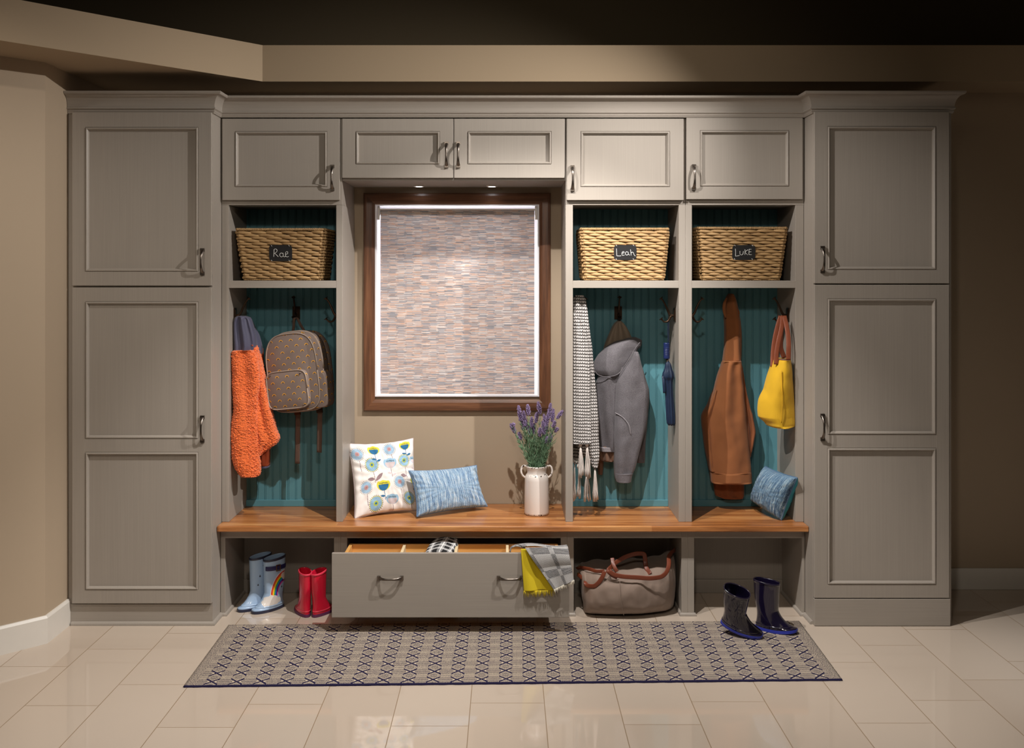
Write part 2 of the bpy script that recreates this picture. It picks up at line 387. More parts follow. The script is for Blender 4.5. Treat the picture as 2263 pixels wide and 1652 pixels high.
def sweep(b, path, prof, mi=0):
    path = [Vector(p) for p in path]; rings = []
    for i, p in enumerate(path):
        ns = []
        if i > 0: d = (p-path[i-1]).normalized(); ns.append(Vector((d.y, -d.x)))
        if i < len(path)-1: d = (path[i+1]-p).normalized(); ns.append(Vector((d.y, -d.x)))
        if len(ns) == 2:
            m_ = ns[0]+ns[1]; m_ = m_/max(.2, m_.dot(ns[0]))
        else: m_ = ns[0]
        rings.append([(p.x+m_.x*a, p.y+m_.y*a, z) for a, z in prof])
    b.rings(rings, mi=mi)
# tall cabinets
def tall(side):
    if side == 'left':
        x0, x1 = -2.203, -1.477; d0, d1 = X(159, 4.968), X(467, 4.968); ys = (248, 631, 635, 1333)
        pan = [((600, 281),), ((1303, 999), (969, 666))]; hx = X(448, 4.968)
        lab = 'tall grey cabinet on the left, beside the angled tan wall'; st = .066
    else:
        x0, x1 = 1.538, 2.233; d0, d1 = X(1800, 4.968), X(2098, 4.968); ys = (247, 626, 629, 1321)
        pan = [((596, 279),), ((1291, 990), (960, 660))]; hx = X(1817, 4.968)
        lab = 'tall grey cabinet on the right, next to the shadowed wall'; st = .066
    t = thing('tall_cabinet', lab, 'cabinet', ((x0+x1)/2, 5.27, 0))
    z = lambda p: ZZ(p, 4.968)
    b = MB(); b.box(x0, x1, YT, YW-.002, 0, 2.578); obj('cabinet_body', b, M['paint'], t, bevel=.0015)
    door(t, d0, d1, z(ys[1]), z(ys[0]), 4.968, [(z(a), z(c)) for a, c in pan[0]], hx, z(578 if side == 'left' else 573), st=st)
    door(t, d0, d1, z(ys[3]), z(ys[2]), 4.968, [(z(a), z(c)) for a, c in pan[1]], hx, z(947 if side == 'left' else 943), st=st)
    b = MB()
    if side == 'left':
        b.box(x0+.002, x1, YT-.004, YT+.001, .0, .104); obj('toe_board', b, M['painth'], t)
        b = MB(); shoe(b, [(x0+.018, YT-.004), (x1, YT-.004), (x1, 5.12)]); obj('shoe_moulding', b, M['paint'], t, smooth=True)
    else:
        b.box(d0, d1+.005, 4.966, YT, .002, z(1323)); obj('toe_board', b, M['painth'], t, bevel=.002)
        b = MB(); shoe(b, [(x0, 5.12), (x0, YT+.002)]); obj('shoe_moulding', b, M['paint'], t, smooth=True)
tall('left'); tall('right')
# crown
prof = [(0, 2.566), (.006, 2.566), (.008, 2.572), (.011, 2.577), (.008, 2.582), (.010, 2.585), (.016, 2.589), (.016, 2.594), (.012, 2.597)]
for i in range(9):
    t = i/8; prof.append((.012+.036*(1-math.cos(t*PI/2)), 2.597+.060*math.sin(t*PI/2)))
prof += [(.050, 2.659), (.053, 2.664), (.053, 2.671), (0, 2.671)]
b = MB(); sweep(b, [(-2.203, YT), (-1.477, YT), (-1.477, 5.122), (1.538, 5.122), (1.538, YT), (2.233, YT), (2.233, YW-.01)], prof)
cr = obj('crown_moulding', b, M['painth'], smooth=True); tag(cr, 'grey crown moulding running along the top of the whole cabinet wall', 'moulding')
b = MB(); b.box(-1.475, 1.536, 5.124, YW-.002, 2.567, 2.60); ob = obj('top_filler', b, M['paint'], cr)
# overhead cabinets
zc0 = 2.117
def overhead(x0, x1, zb, doors, lab):
    t = thing('overhead_cabinet', lab, 'cabinet', ((x0+x1)/2, 5.35, zb), 'overhead cabinets under the crown')
    b = MB(); b.box(x0+.0005, x1-.0005, YU, YW-.002, zb, 2.565); obj('cabinet_body', b, M['paint'], t, bevel=.001)
    z = lambda p: ZZ(p, YD)
    for (pl_, pr, pt, pb, il, ir, it, ib, hpx, hpy) in doors:
        door(t, X(pl_, YD), X(pr, YD), z(pb), z(pt), YD, [(z(ib), z(it))], X(hpx, YD), z(hpy), st=X(il, YD)-X(pl_, YD))
    return t
overhead(-1.476, -.8515, zc0, [(491, 750.5, 262, 442, 519, 722, 290, 413, 735, 393)], 'overhead cabinet above the basket marked Rae')
overhead(-.8505, .3035, 2.243, [(756, 1001.5, 262, 393, 786, 972, 290, 363, 987, 342), (1003.5, 1248, 262, 393, 1033, 1218, 290, 363, 1013, 342)], 'wide two-door overhead cabinet above the window')
overhead(.3045, .9235, zc0, [(1252.5, 1511, 262, 442, 1283, 1482, 290, 413, 1265, 394)], 'overhead cabinet above the basket marked Leah')
overhead(.9245, 1.537, zc0, [(1517, 1774, 260, 440, 1547, 1744, 288, 412, 1533, 392)], 'overhead cabinet above the basket marked Luke')
# lockers
ZB = .478
def locker(x0, x1, i0, i1, lab, back_strip=True):
    t = thing('locker_unit', lab, 'locker', ((x0+x1)/2, 5.3, ZB), 'open lockers on the bench')
    for a, c in ((x0, i0), (i1, x1)):
        b = MB(); b.box(a, c, YU, YW-.002, ZB, zc0-.0005); obj('side_panel', b, M['paint'], t, bevel=.0015)
    b = MB(); b.box(i0, i1, YU, 5.49, 1.688, 1.7255); obj('shelf', b, M['painth'], t, bevel=.001)
    b = MB(); n = int((i1-i0)/.042)+1; xs = [(i0, 0)]; k = 0; xg = i0+.012
    while xg < i1-.015:
        xs += [(xg, 0), (xg+.0012, .0035), (xg+.0028, .0035), (xg+.0036, .0005), (xg+.0055, -.0002), (xg+.0074, .0005), (xg+.0082, .0035), (xg+.0098, .0035), (xg+.011, 0)]; xg += .0425
    xs.append((i1, 0))
    def prof_(z): return [(x_, 5.489+d, z) for x_, d in xs]+[(i1, 5.505, z), (i0, 5.505, z)]
    b.rings([prof_(ZB), prof_(zc0-.001)]); obj('beadboard', b, M['teal'], t)
    b = MB(); b.box(i0, i1, 5.478, 5.489, ZB, ZB+.036); obj('base_strip', b, M['teal'], t, bevel=.002)
    return t
locker(-1.475, -.850, -1.438, -.883, 'open locker left of the window, holding orange fleece and backpack')
locker(.304, .924, .342, .890, 'open locker right of the window, holding scarf, grey coat and umbrella')
locker(.924, 1.536, .958, 1.494, 'open locker at the right end, holding brown hoodie and yellow tote')
# bench top
b = MB(); b.box(-1.475, 1.536, 5.05, YW-.002, .449, ZB)
bt = obj('bench', b, M['bench'], bevel=.004); tag(bt, 'long walnut bench top spanning between the two tall cabinets', 'bench')
# base units
YB = 5.12; ZO = .400
def base(x0, x1, i0, i1, lab, drawer=False):
    t = thing('bench_cubby' if not drawer else 'drawer_base', lab, 'cabinet', ((x0+x1)/2, 5.3, 0), None if drawer else 'open shoe cubbies under the bench')
    for a, c in ((x0, i0), (i1, x1)):
        b = MB(); b.box(a, c, YB, YW-.002, 0, .4485); obj('side_panel', b, M['paint'], t, bevel=.0015)
    b = MB(); b.box(i0, i1, YB, YB+.022, ZO, .4485); b.box(i0, i1, YB+.022, YW-.002, .436, .4485); obj('top_rail', b, M['painth'], t)
    b = MB(); b.box(i0, i1, 5.49, 5.505, 0, .436); obj('back_panel', b, M['paint'], t)
    b = MB(); b.box(i0, i1, 5.478, 5.49, 0, .075); obj('back_baseboard', b, M['paint'], t, bevel=.003)
    for pth in (([(x0, YB), (i0, YB), (i0, 5.478)]), ([(i1, 5.478), (i1, YB), (x1, YB)])):
        b = MB(); shoe(b, pth, .016, .011); obj('shoe_moulding', b, M['paint'], t, smooth=True)
    return t
base(-1.475, -.857, -1.451, -.891, 'open shoe cubby with pale blue and red rain boots at the left end')
db = base(-.857, .311, -.823, .278, 'grey bench base with its wide drawer pulled open', True)
base(.311, .933, .345, .900, 'open shoe cubby holding the canvas duffel bag')
base(.933, 1.536, .966, 1.521, 'empty open shoe cubby behind the navy boots')
# drawer
YF = 4.85
dx0, dx1 = X(733, YF), X(1258, YF); dz0, dz1 = ZZ(1364, YF), ZZ(1222, YF)
b = MB(); b.box(dx0, dx1, YF, YF+.020, dz0, dz1); dr = obj('drawer', b, M['painth'], db, bevel=.002)
b = MB(); sx0_, sx1_ = -.808, .262; zt = .374
b.box(sx0_, sx1_, YF+.02, 5.11, .095, .105); b.box(sx0_, sx0_+.016, YF+.02, 5.11, .105, zt); b.box(sx1_-.016, sx1_, YF+.02, 5.11, .105, zt)
b.box(sx0_+.016, sx1_-.016, 5.095, 5.11, .105, zt); b.box(sx0_+.016, sx1_-.016, YF+.02, YF+.032, .105, zt)
obj('drawer_box', b, M['drawerwood'], dr, bevel=.001)
for xd in (X(883, 4.92), X(1003, 4.92), X(1118, 4.92)):
    b = MB(); b.box(xd, xd+.014, YF+.032, 5.095, .105, zt); obj('divider', b, M['maple_end'], dr, bevel=.001)
for hpx in (863, 1127): obj('handle', handle_mb(X(hpx, YF), YF, ZZ(1276, YF), .112, True), M['pewter'], dr, smooth=True)
for xr in (dx0+.10, dx1-.14):
    b = MB(); b.box(xr, xr+.03, YF+.03, 5.30, .080, .0945); obj('drawer_runner', b, M['pewter'], dr)
# puck lights under the window cabinet
m, nt, b_ = newmat('lamp_glow'); b_.inputs['Emission Color'].default_value = (.93, .95, 1, 1); b_.inputs['Emission Strength'].default_value = 14; M['glow'] = m
for px_, l in ((926, 'left round puck light under the cabinet above the window'), (1087, 'right round puck light under the cabinet above the window')):
    p = at(px_, 405, 5.43); t = thing('puck_light', l, 'light', (p.x, 5.43, 2.243), 'puck lights above the window')
    b = MB(); b.lathe(p.x, 5.43, [(.030, 2.2430), (.031, 2.239), (.029, 2.2365), (.022, 2.236), (.020, 2.2395)], 32); obj('trim_ring', b, M['white'], t, smooth=True)
    b = MB(); b.lathe(p.x, 5.43, [(.020, 2.2385), (.014, 2.2365), (.002, 2.236)], 24); obj('lens', b, M['glow'], t, smooth=True)
    spot('puck_beam', (p.x, 5.43, 2.232), (p.x, 5.45, 1.0), 1.6, 120, .8, .012, (.93, .95, 1))
# ------------------------------------------------------------------ coat hooks
def hook_parts(t):
    def P(o, s, z): return (s, -o, z)      # out along -y
    b = MB(); b.box(-.021, .021, -.006, 0, -.036, .036); b.box(-.014, .014, -.010, -.006, -.028, .028); obj('plate', b, M['bronze'], t, bevel=.0015, fix=False)
    for name, pts in (('upper_arm', [(.008,0,-.004),(.024,0,-.002),(.034,0,.010),(.042,0,.030),(.052,0,.052),(.063,0,.072),(.074,0,.086)]),
                      ('lower_arm', [(.008,0,-.004),(.022,0,-.008),(.030,0,-.022),(.042,0,-.036),(.056,0,-.038),(.066,0,-.030),(.073,0,-.022)])):
        b = MB(); pts = smoothpts([P(o, s, z) for o, s, z in pts], 24); n = len(pts)
        b.tube(pts, [.0054+.0012*math.cos(PI*i/n) + (.004*max(0, (i/n-.9)*10)) for i in range(n)], 10, flat=1)
        e = Vector(pts[-1]); d = (Vector(pts[-1])-Vector(pts[-3])).normalized()
        b.tube([e, e+d*.004], [.011, .012], 4)
        obj(name, b, M['bronze'], t, smooth=True, fix=False)
def smoothpts(pts, m):
    P = np.array([tuple(p) for p in pts], float); d = np.r_[0, np.cumsum(np.linalg.norm(np.diff(P, axis=0), axis=1))]
    R = smoothrows(np.c_[d, P], m); return [tuple(r[1:]) for r in R]
def dup(root, loc, rz, label, group=None, matrix=None):
    r = root.copy(); COL.objects.link(r); r.location = loc; r.rotation_euler = (0, 0, rz); r['label'] = label; r['_base'] = tuple(loc)
    if group: r['group'] = group
    for ch in list(root.children):
        c = ch.copy(); COL.objects.link(c); c.parent = r
        for g in list(ch.children):
            q = g.copy(); COL.objects.link(q); q.parent = c
    return r
zh = 1.545
hk = thing('coat_hook', 'dark bronze coat hook holding the orange fleece jacket', 'coat hook', (-1.438, 5.245, zh), 'dark bronze double coat hooks')
hook_parts(hk); hk.rotation_euler = (0, 0, PI/2)
for loc, rz, lab in (((X(655, 5.489), 5.489, zh), 0, 'dark bronze coat hook on the teal boards above the backpack'),
                     ((-.883, 5.26, zh), -PI/2, 'empty dark bronze hook half hidden at the right edge of the left locker'),
                     ((.342, 5.245, zh), PI/2, 'dark bronze hook under the top of the knitted scarf'),
                     ((X(1366, 5.489), 5.489, zh), 0, 'dark bronze coat hook on the teal boards above the grey coat'),
                     ((.890, 5.25, zh), -PI/2, 'dark bronze coat hook with the blue umbrella hanging from it'),
                     ((.958, 5.25, zh), PI/2, 'empty dark bronze hook at the left edge of the right-end locker'),
                     ((X(1610, 5.489), 5.489, zh), 0, 'dark bronze hook inside the hood of the brown hoodie'),
                     ((1.494, 5.27, zh), -PI/2, 'dark bronze coat hook holding the yellow tote bag')):
    dup(hk, loc, rz, lab)
# ------------------------------------------------------------------ baskets
M['straw'] = None
def strawmat(name, lo, hi):
    m, nt, b = newmat(name); x, y, z = coords(); v = vec(x*30, y*30, z*160); n = nse(v, 1, 3, .6); n2 = nse(vec(x*9, y*9, z*30), 1, 2)
    setc(b, mixc(n*.8+n2*.5-.15, lo, hi)); b.inputs['Roughness'].default_value = .55; bump(b, nse(vec(x*60, y*60, z*500), 1, 2), .5, .001); return m
M['straw'] = strawmat('seagrass', rgb(120, 86, 50), rgb(206, 170, 118)); M['strawdark'] = plain('basket_core', rgb(58, 40, 24), .9)
M['slate'] = plain('chalkboard_black', rgb(22, 21, 22), .8, var=.1); M['chalk'] = plain('white_chalk', rgb(225, 225, 222), .9, var=.1, scale=300)
def basket(x0t, x1t, x0b, x1b, yf, zb, zt, depth, lab, strokes, tagc, rot=0):
    """front rim spans x0t..x1t, front foot x0b..x1b at the world plane yf"""
    cxw = (x0t+x1t)/2; base = (cxw, yf, zb)
    t = thing('wicker_basket', lab, 'basket', base, 'woven baskets on the locker shelves')
    hw_t = (x1t-x0t)/2; hw_b = (x1b-x0b)/2; off = (x0b+x1b)/2-cxw; Hh = zt-zb; inset = .022
    def corner(k, v):       # k 0..3 around, v height 0..1
        hw = hw_b+(hw_t-hw_b)*v; c = off*(1-v); yfr = inset*(1-v); ybk = depth-inset*(1-v)
        return Vector([(c-hw, yfr), (c+hw, yfr), (c+hw, ybk), (c-hw, ybk)][k]+[v*Hh][:0] if False else ((c-hw, c+hw, c+hw, c-hw)[k], (yfr, yfr, ybk, ybk)[k], v*Hh))
    b = MB(); rr = [[corner(k, v)*1.0 for k in range(4)] for v in (0, 1)]
    ctr = Vector((off, depth/2, 0))
    def shr(p, s): c = Vector((p.x, p.y, p.z)); q = Vector((ctr.x, ctr.y, p.z)); return q+(c-q)*(1-s)
    b.rings([[shr(p, .01) for p in rr[0]], [shr(p, .01) for p in rr[1]], [shr(p, .06) for p in rr[1]], [shr(p, .06)+Vector((0,0,.01)) for p in rr[0]]], mi=1)
    rows = 17; rh = Hh*.93/rows
    for face in range(4):
        for r in range(rows):
            v = (.035+(r+.5)*.93/rows); A = corner(face, v); B = corner((face+1) % 4, v); L = (B-A).length; d = (B-A)/L; nrm = Vector((d.y, -d.x, 0))
            nseg = 6 if face % 2 == 0 else 5; step = L/(nseg-.5); s0 = -step*(.5 if r % 2 else 0)-step*.15
            k = 0; s = s0
            while s < L:
                a0 = max(0, s-step*.18); a1 = min(L, s+step*1.12)
                if a1-a0 > .02:
                    pts = []; rad = []
                    jz = random.uniform(-.0015, .0015); ro = random.uniform(.9, 1.1)
                    for i in range(9):
                        u = i/8; q = a0+(a1-a0)*u; full = (q-(s-step*.18))/(step*1.3); bulge = max(0, math.sin(PI*min(1, max(0, full))))
                        pts.append(A+d*q+nrm*(.004+.0075*bulge)+Vector((0,0,jz+rh*.14*math.cos(PI*full)))); rad.append((.0022+rh*.43*bulge**.7)*ro)
                    b.tube(pts, rad, 7, flat=.8, wdir=(0,0,1))
                s += step
    for k in range(4):
        for r_ in range(rows):
            v = .035+(r_+.5)*.93/rows; p = corner(k, v); dd = Vector(((-1,1,1,-1)[k], (-1,-1,1,1)[k], 0))*.0028; b.tube([p+dd+Vector((-.009 if k in (1,2) else .009, 0, -rh*.3)), p+dd*1.5, p+dd+Vector((0, .009 if k < 2 else -.009, rh*.3))], [rh*.3, rh*.5, rh*.3], 7)
    t_body = obj('body', b, [M['straw'], M['strawdark']], t, smooth='all', fix=False)
    b = MB()
    for (v, rad, name) in ((1.0, .0075, 'rim'), (.018, .0055, 'foot')):
        b = MB()
        for face in range(4):
            A = corner(face, v); B = corner((face+1) % 4, v); L = (B-A).length; n = int(L/.0075); d = (B-A)/L; nrm = Vector((d.y, -d.x, 0))
            b.tube([A+nrm*.004, B+nrm*.004], rad*.7, 6)
            for i in range(n+1):
                p = A+(B-A)*(i/n)+nrm*.004; ax = (Vector((0,0,1))+d*.45).normalized()
                j = random.uniform(.85, 1.12)*rad
                b.tube([p-ax*rad*1.0, p-ax*rad*.6+nrm*.003, p+nrm*.0045, p+ax*rad*.6+nrm*.003, p+ax*rad*1.0], [j*.25, j*.5, j*.58, j*.5, j*.25], 6)
        obj(name, b, M['straw'], t, smooth='all', fix=False)
    # chalkboard tag
    tx, tz, tw, th = tagc; v0 = (tz-th/2)/Hh; v1 = (tz+th/2)/Hh
    def tp(u, w_, o=0):    # local tag coords -> basket front face
        z = tz+w_*th/2; v = z/Hh; return Vector((tx+u*tw/2, inset*(1-v)-.0165-o, z))
    b = MB(); out = []
    for k in range(40):
        th_ = 2*PI*k/40; c, s = math.cos(th_), math.sin(th_); out.append((math.copysign(abs(c)**.28, c), math.copysign(abs(s)**.35, s)))
    b.rings([[tp(u, w_, 0) for u, w_ in out], [tp(u, w_, .0025) for u, w_ in out]])
    tg = obj('name_tag', b, M['slate'], t, fix=False, bevel=.0006)
    b = MB()
    for st in strokes:
        b.tube([tp(u, w_, .0028) for u, w_ in smoothpts([(p[0], p[1], 0) for p in st], 6*len(st)) and [(q[0], q[1]) for q in smoothpts([(p[0], p[1], 0) for p in st], 6*len(st))]], .00125, 6)
    obj('writing', b, M['chalk'], tg, smooth='all', fix=False)
    b = MB()
    for u in (-.78, .74):
        for w_ in (-.92, .92):
            p = tp(u, w_, .002); b.tube([p+Vector((-.003, 0, .004)), p+Vector((0, -.003, 0)), p+Vector((.003, 0, -.004))], .001, 5)
    obj('twine', b, M['chalk'], tg, smooth='all', fix=False)
def ell(cx, cy, rx, ry, a0, a1, n=9): return [(cx+rx*math.cos(math.radians(a0+(a1-a0)*i/n)), cy+ry*math.sin(math.radians(a0+(a1-a0)*i/n))) for i in range(n+1)]
S_rae = [[(-.56, .45), (-.58, .0), (-.60, -.45)], [(-.60, .40), (-.45, .52), (-.30, .38), (-.34, .15), (-.52, .0)], [(-.52, 0), (-.35, -.25), (-.20, -.45)],
         ell(.07, -.22, .15, .24, 40, 330), [(.22, .02), (.22, -.3), (.32, -.46), (.42, -.40)], [(.42, -.15), (.62, -.05), (.62, .14), (.52, .18), (.42, -.05), (.44, -.38), (.58, -.46), (.70, -.40)]]
S_leah = [[(-.78, .52), (-.76, 0), (-.74, -.46), (-.5, -.48), (-.36, -.44)], [(-.30, -.12), (-.10, -.04), (-.12, .12), (-.22, .10), (-.30, -.16), (-.24, -.40), (-.06, -.36)],
          ell(.14, -.14, .13, .22, 50, 330), [(.26, .06), (.28, -.2), (.40, -.38)], [(.46, .40), (.50, 0), (.52, -.42)], [(.52, -.1), (.62, .04), (.72, -.05), (.78, -.3), (.90, -.50)]]
S_luke = [[(-.74, .50), (-.72, 0), (-.72, -.50), (-.5, -.45), (-.36, -.38)], [(-.34, .18), (-.34, -.15), (-.22, -.34), (-.08, -.22), (-.04, .16)], [(.10, .40), (.10, -.32)],
          [(.36, .36), (.12, .04), (.34, -.34)], [(.66, .42), (.46, .42), (.44, -.28), (.70, -.30)], [(.46, .06), (.64, .08)]]
for px in ((526, 715, 541, 703, 'woven basket with a chalk tag reading Rae, in the left locker', S_rae, (594, 645, 541, 577), 503, 620),
           (1287, 1474, 1296, 1464, 'woven basket with a chalk tag reading Leah', S_leah, (1357, 1407, 541, 574), 502, 620),
           (1545, 1735, 1557, 1721, 'woven basket with a chalk tag reading LUKE, in the right-end locker', S_luke, (1619, 1670, 541, 574), 500, 617)):
    yf = 5.185; zb = 1.7265; a = [X(q, yf) for q in px[:4]]; zt = ZZ(px[7]+4, yf); tg = px[6]; sc = 5.17
    basket(a[0], a[1], a[2], a[3], yf, zb, zt, .29, px[4], px[5], (X((tg[0]+tg[1])/2, sc)-(a[0]+a[1])/2, ZZ((tg[2]+tg[3])/2, sc)-zb, X(tg[1], sc)-X(tg[0], sc), (tg[3]-tg[2])*sc/F))
# ------------------------------------------------------------------ pillows
def pillow(corners, T, n=90, pinch=.07, wrinkle=.004, seed=1, power=.42, bpaint=None, cback=None, radial=1.3):
    """corners: bl, br, tr, tl (world), front faces the viewer. returns MB with front+back grids"""
    bl, br, tr, tl = [Vector(c) for c in corners]; nrm = (br-bl).cross(tl-bl).normalized()
    if nrm.y > 0: nrm = -nrm
    mb = MB(); cols = []
    def P(u, v, side):
        uu, vv = 2*u-1, 2*v-1
        su = uu*(1-pinch*(1-vv*vv)); sv = vv*(1-pinch*(1-uu*uu)); a, c = (su+1)/2, (sv+1)/2
        p = bl*(1-a)*(1-c)+br*a*(1-c)+tr*a*c+tl*(1-a)*c
        h = max(0, (1-uu*uu)*(1-vv*vv))**power
        edge = max(abs(uu), abs(vv)); wr = wrinkle*h**.5*(nz(u*3, v*3, seed, 2.2, seed)+.5*nz(u*8, v*8, seed, 2, seed))
        rad = wrinkle*radial*h**.6*edge**3*math.sin(24*math.atan2(vv, uu)+2*nz(u*2, v*2, 3, 2, seed))
        return p+nrm*side*(T*h+wr+rad)
    for side in (1, -1):
        mb.grid(lambda u, v: P(u, v, side), n, n, 0 if side == 1 else 1)
    if bpaint is not None:
        g = np.array([(i/n, j/n) for j in range(n+1) for i in range(n+1)]); c = bpaint(g[:, 0], g[:, 1])
        cb = bpaint(g[::-1, 0]*.97+.13, g[:, 1]) if cback is None else np.tile(np.array([*cback]), (len(g), 1))
        mb.cols = np.c_[np.r_[c, cb], np.ones(2*len(g))]
    edge = [P(i/40, 0, 0) for i in range(40)]+[P(1, i/40, 0) for i in range(40)]+[P(1-i/40, 1, 0) for i in range(40)]+[P(0, 1-i/40, 0) for i in range(41)]
    return mb, edge, nrm
def floral(u, v):
    n = len(u); base = np.array(rgb(240, 234, 230)); C = np.tile(base, (n, 1)).astype(float)
    x = u*14.0; y = v*14.0     # units
    def put(mask, c): C[mask] = c
    lb = np.array(rgb(158, 196, 222)); pk = np.array(rgb(214, 200, 202)); ye = np.array(rgb(222, 214, 60)); bl = np.array(rgb(30, 104, 150)); dk = np.array(rgb(40, 40, 50)); gr = np.array(rgb(150, 126, 130)); go = np.array(rgb(178, 190, 70)); ro = np.array(rgb(196, 150, 150))
    def line(x0, y0, x1, y1, w_, c):
        dx, dy = x1-x0, y1-y0; L2 = dx*dx+dy*dy; t = np.clip(((x-x0)*dx+(y-y0)*dy)/L2, 0, 1); put((x-x0-t*dx)**2+(y-y0-t*dy)**2 < w_*w_, c)
    def leaf(cx, cy, a, rx, ry, c):
        ca, sa = math.cos(a), math.sin(a); X_ = (x-cx)*ca+(y-cy)*sa; Y_ = -(x-cx)*sa+(y-cy)*ca
        put(np.abs(Y_) < ry*np.clip(1-(X_/rx)**2, 0, 1), c)
    def dand(cx, cy, r, green, sx=.35, sl=2.2):
        line(cx, cy, cx+sx, cy-r-sl, .06, gr)
        R = np.hypot(x-cx, y-cy); A = np.arctan2(y-cy, x-cx)
        if green: put((R < r) & (R > r*.86), ye)
        put(R < r*.92, lb); spokes = (np.abs(np.sin(A*13)) < .30) & (R < r) & (R > r*.25); put(spokes, bl*.8 if green else gr)
        dots = (np.abs(R-r*1.06) < .11) & (np.abs(np.sin(A*13)) < .40); put(dots, dk)
        put(R < r*.36, go if green else ro); put(R < r*.17, bl if green else ro*.7)
    def tulip(cx, cy, s, top, bot, leafc, sl=1.7, sx=.25):
        line(cx, cy, cx+sx, cy-.9*s-sl, .06, gr if leafc is not bl else bl)
        leaf(cx+sx-.5, cy-.9*s-sl*.55, -.2, .55, .2, leafc); leaf(cx+sx+.5, cy-.9*s-sl*.75, .35, .55, .22, leafc)
        X_, Y_ = (x-cx)/s, (y-cy)/s
        bowl = (X_/1.25)**2+(Y_-.15)**2 < 1; put(bowl & (Y_ > -1) & (Y_ < .75), top)
        put((X_/.95)**2+((Y_-.05)/.85)**2 < 1, top); put(((X_/.95)**2+((Y_-.1)/.95)**2 < 1) & (Y_ < .18), bot)
        for k in range(-3, 4): put((X_-k*.22)**2+(Y_-.48+.03*abs(k))**2 < .006, dk); line(cx+k*.22*s, cy+.18*s, cx+k*.22*s, cy+.48*s, .03, dk)
    dand(1.2, 11.6, 1.25, False); dand(3.9, 9.2, 1.4, True); leaf(3.4, 6.3, -.1, .8, .35, gr); leaf(5.2, 6.6, .7, 1.2, .38, gr)
    tulip(4.8, 12.2, 1.05, ye, bl, bl); dand(8.2, 12.2, 1.25, False, .7, 1.7); tulip(11.8, 12.6, 1.0, ye, bl, bl, 1.4); dand(11.3, 9.5, 1.25, True); leaf(10.9, 6.5, -.2, .7, .35, gr)
    tulip(8.0, 9.2, 1.2, lb, pk, pk); dand(2.2, 4.9, 1.2, False); tulip(6.0, 4.8, 1.2, ye, bl, bl); dand(9.8, 5.3, 1.25, False); dand(4.2, 1.6, 1.4, True, .2, .6)
    tulip(7.8, 2.0, 1.1, lb*.85, pk*.9, pk); dand(11.6, 2.1, 1.2, True, .3, .7); tulip(13.6, 5.5, .9, ye, bl, bl); tulip(13.8, 9.6, .8, lb, pk, pk)
    return C
yb = .488
cs = [onz(784, 1144, yb), onz(930, 1128, yb+.004), at(913, 968, 5.47), at(768, 980, 5.40)]
cs[1] = at(930, 1128, 5.36); cs[0] = at(784, 1146, 5.215)
mb, edge, nrm = pillow(cs, .058, 260, .085, .005, 3, .36, floral)
pc = thing('throw_pillow', 'white square pillow printed with blue and yellow flowers, leaning in the window nook', 'pillow', tuple((cs[0]+cs[1])/2))
obj('cover', mb, [attrmat('floral_print'), attrmat('floral_print_back')], pc, smooth='all')
b = MB(); b.tube(edge, .0035, 8); obj('piping', b, plain('grey_piping', rgb(170, 156, 156), .8, bs=.5), pc, smooth='all')
def stripemat(name, light):
    m, nt, b = newmat(name); nt_ = nt
    at_ = nt.nodes.new('ShaderNodeAttribute'); at_.attribute_name = 'col'; sp = nt.nodes.new('ShaderNodeSeparateColor'); nt.links.new(at_.outputs['Color'], sp.inputs[0])
    u, v = E(sp.outputs[0]), E(sp.outputs[1])
    w_ = u+(nse(vec(u*3, v*3, 0.0), 1, 2)-.5)*.05
    st = nse(vec(w_*70, v*2.0, 0.0), 1, 3, .8); sl = nse(vec(w_*110, v*55, 3.0), 1, 2, .8)
    f = st*.82+sl*.34-.08
    wv = ((v*520).sin())*.5+.5
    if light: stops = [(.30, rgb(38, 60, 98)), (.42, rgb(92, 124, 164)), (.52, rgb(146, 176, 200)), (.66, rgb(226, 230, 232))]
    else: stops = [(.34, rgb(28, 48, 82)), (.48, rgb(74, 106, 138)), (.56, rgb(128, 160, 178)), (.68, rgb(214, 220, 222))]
    setc(b, ramp(f, stops)); b.inputs['Roughness'].default_value = .85; bump(b, wv*.5+sl, .6, .0015); return m
def uvpaint(u, v): return np.c_[u, v, u*0]
cs = [at(921, 1141, 5.20), at(1077, 1118, 5.40), at(1053, 1028, 5.49), at(903, 1040, 5.30)]
mb, edge, nrm = pillow(cs, .055, 120, .085, .003, 5, .36, uvpaint)
pc = thing('throw_pillow', 'small blue and white striped pillow lying against the flower-printed pillow', 'pillow', tuple((cs[0]+cs[1])/2))
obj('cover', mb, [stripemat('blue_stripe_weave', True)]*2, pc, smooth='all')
b = MB(); b.tube(edge, .003, 8); obj('seam', b, plain('blue_seam', rgb(92, 122, 158), .8), pc, smooth='all')
A_, B_, C_, D_ = at(1691, 1030, 5.33), at(1762, 1055, 5.10), at(1727, 1149, 5.17), at(1660, 1104, 5.40)
cs = [D_, C_, B_, A_]
mb, edge, nrm = pillow(cs, .075, 120, .06, .004, 9, .36, uvpaint, (.5, .5, .5), .4)
pc = thing('throw_pillow', 'blue striped pillow with a teal back, slumped in the right-end locker', 'pillow', tuple((C_+D_)/2))
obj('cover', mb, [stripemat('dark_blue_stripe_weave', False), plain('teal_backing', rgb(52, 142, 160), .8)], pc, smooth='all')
b = MB(); b.tube(edge, .003, 8); obj('seam', b, plain('navy_seam', rgb(70, 98, 128), .8), pc, smooth='all')
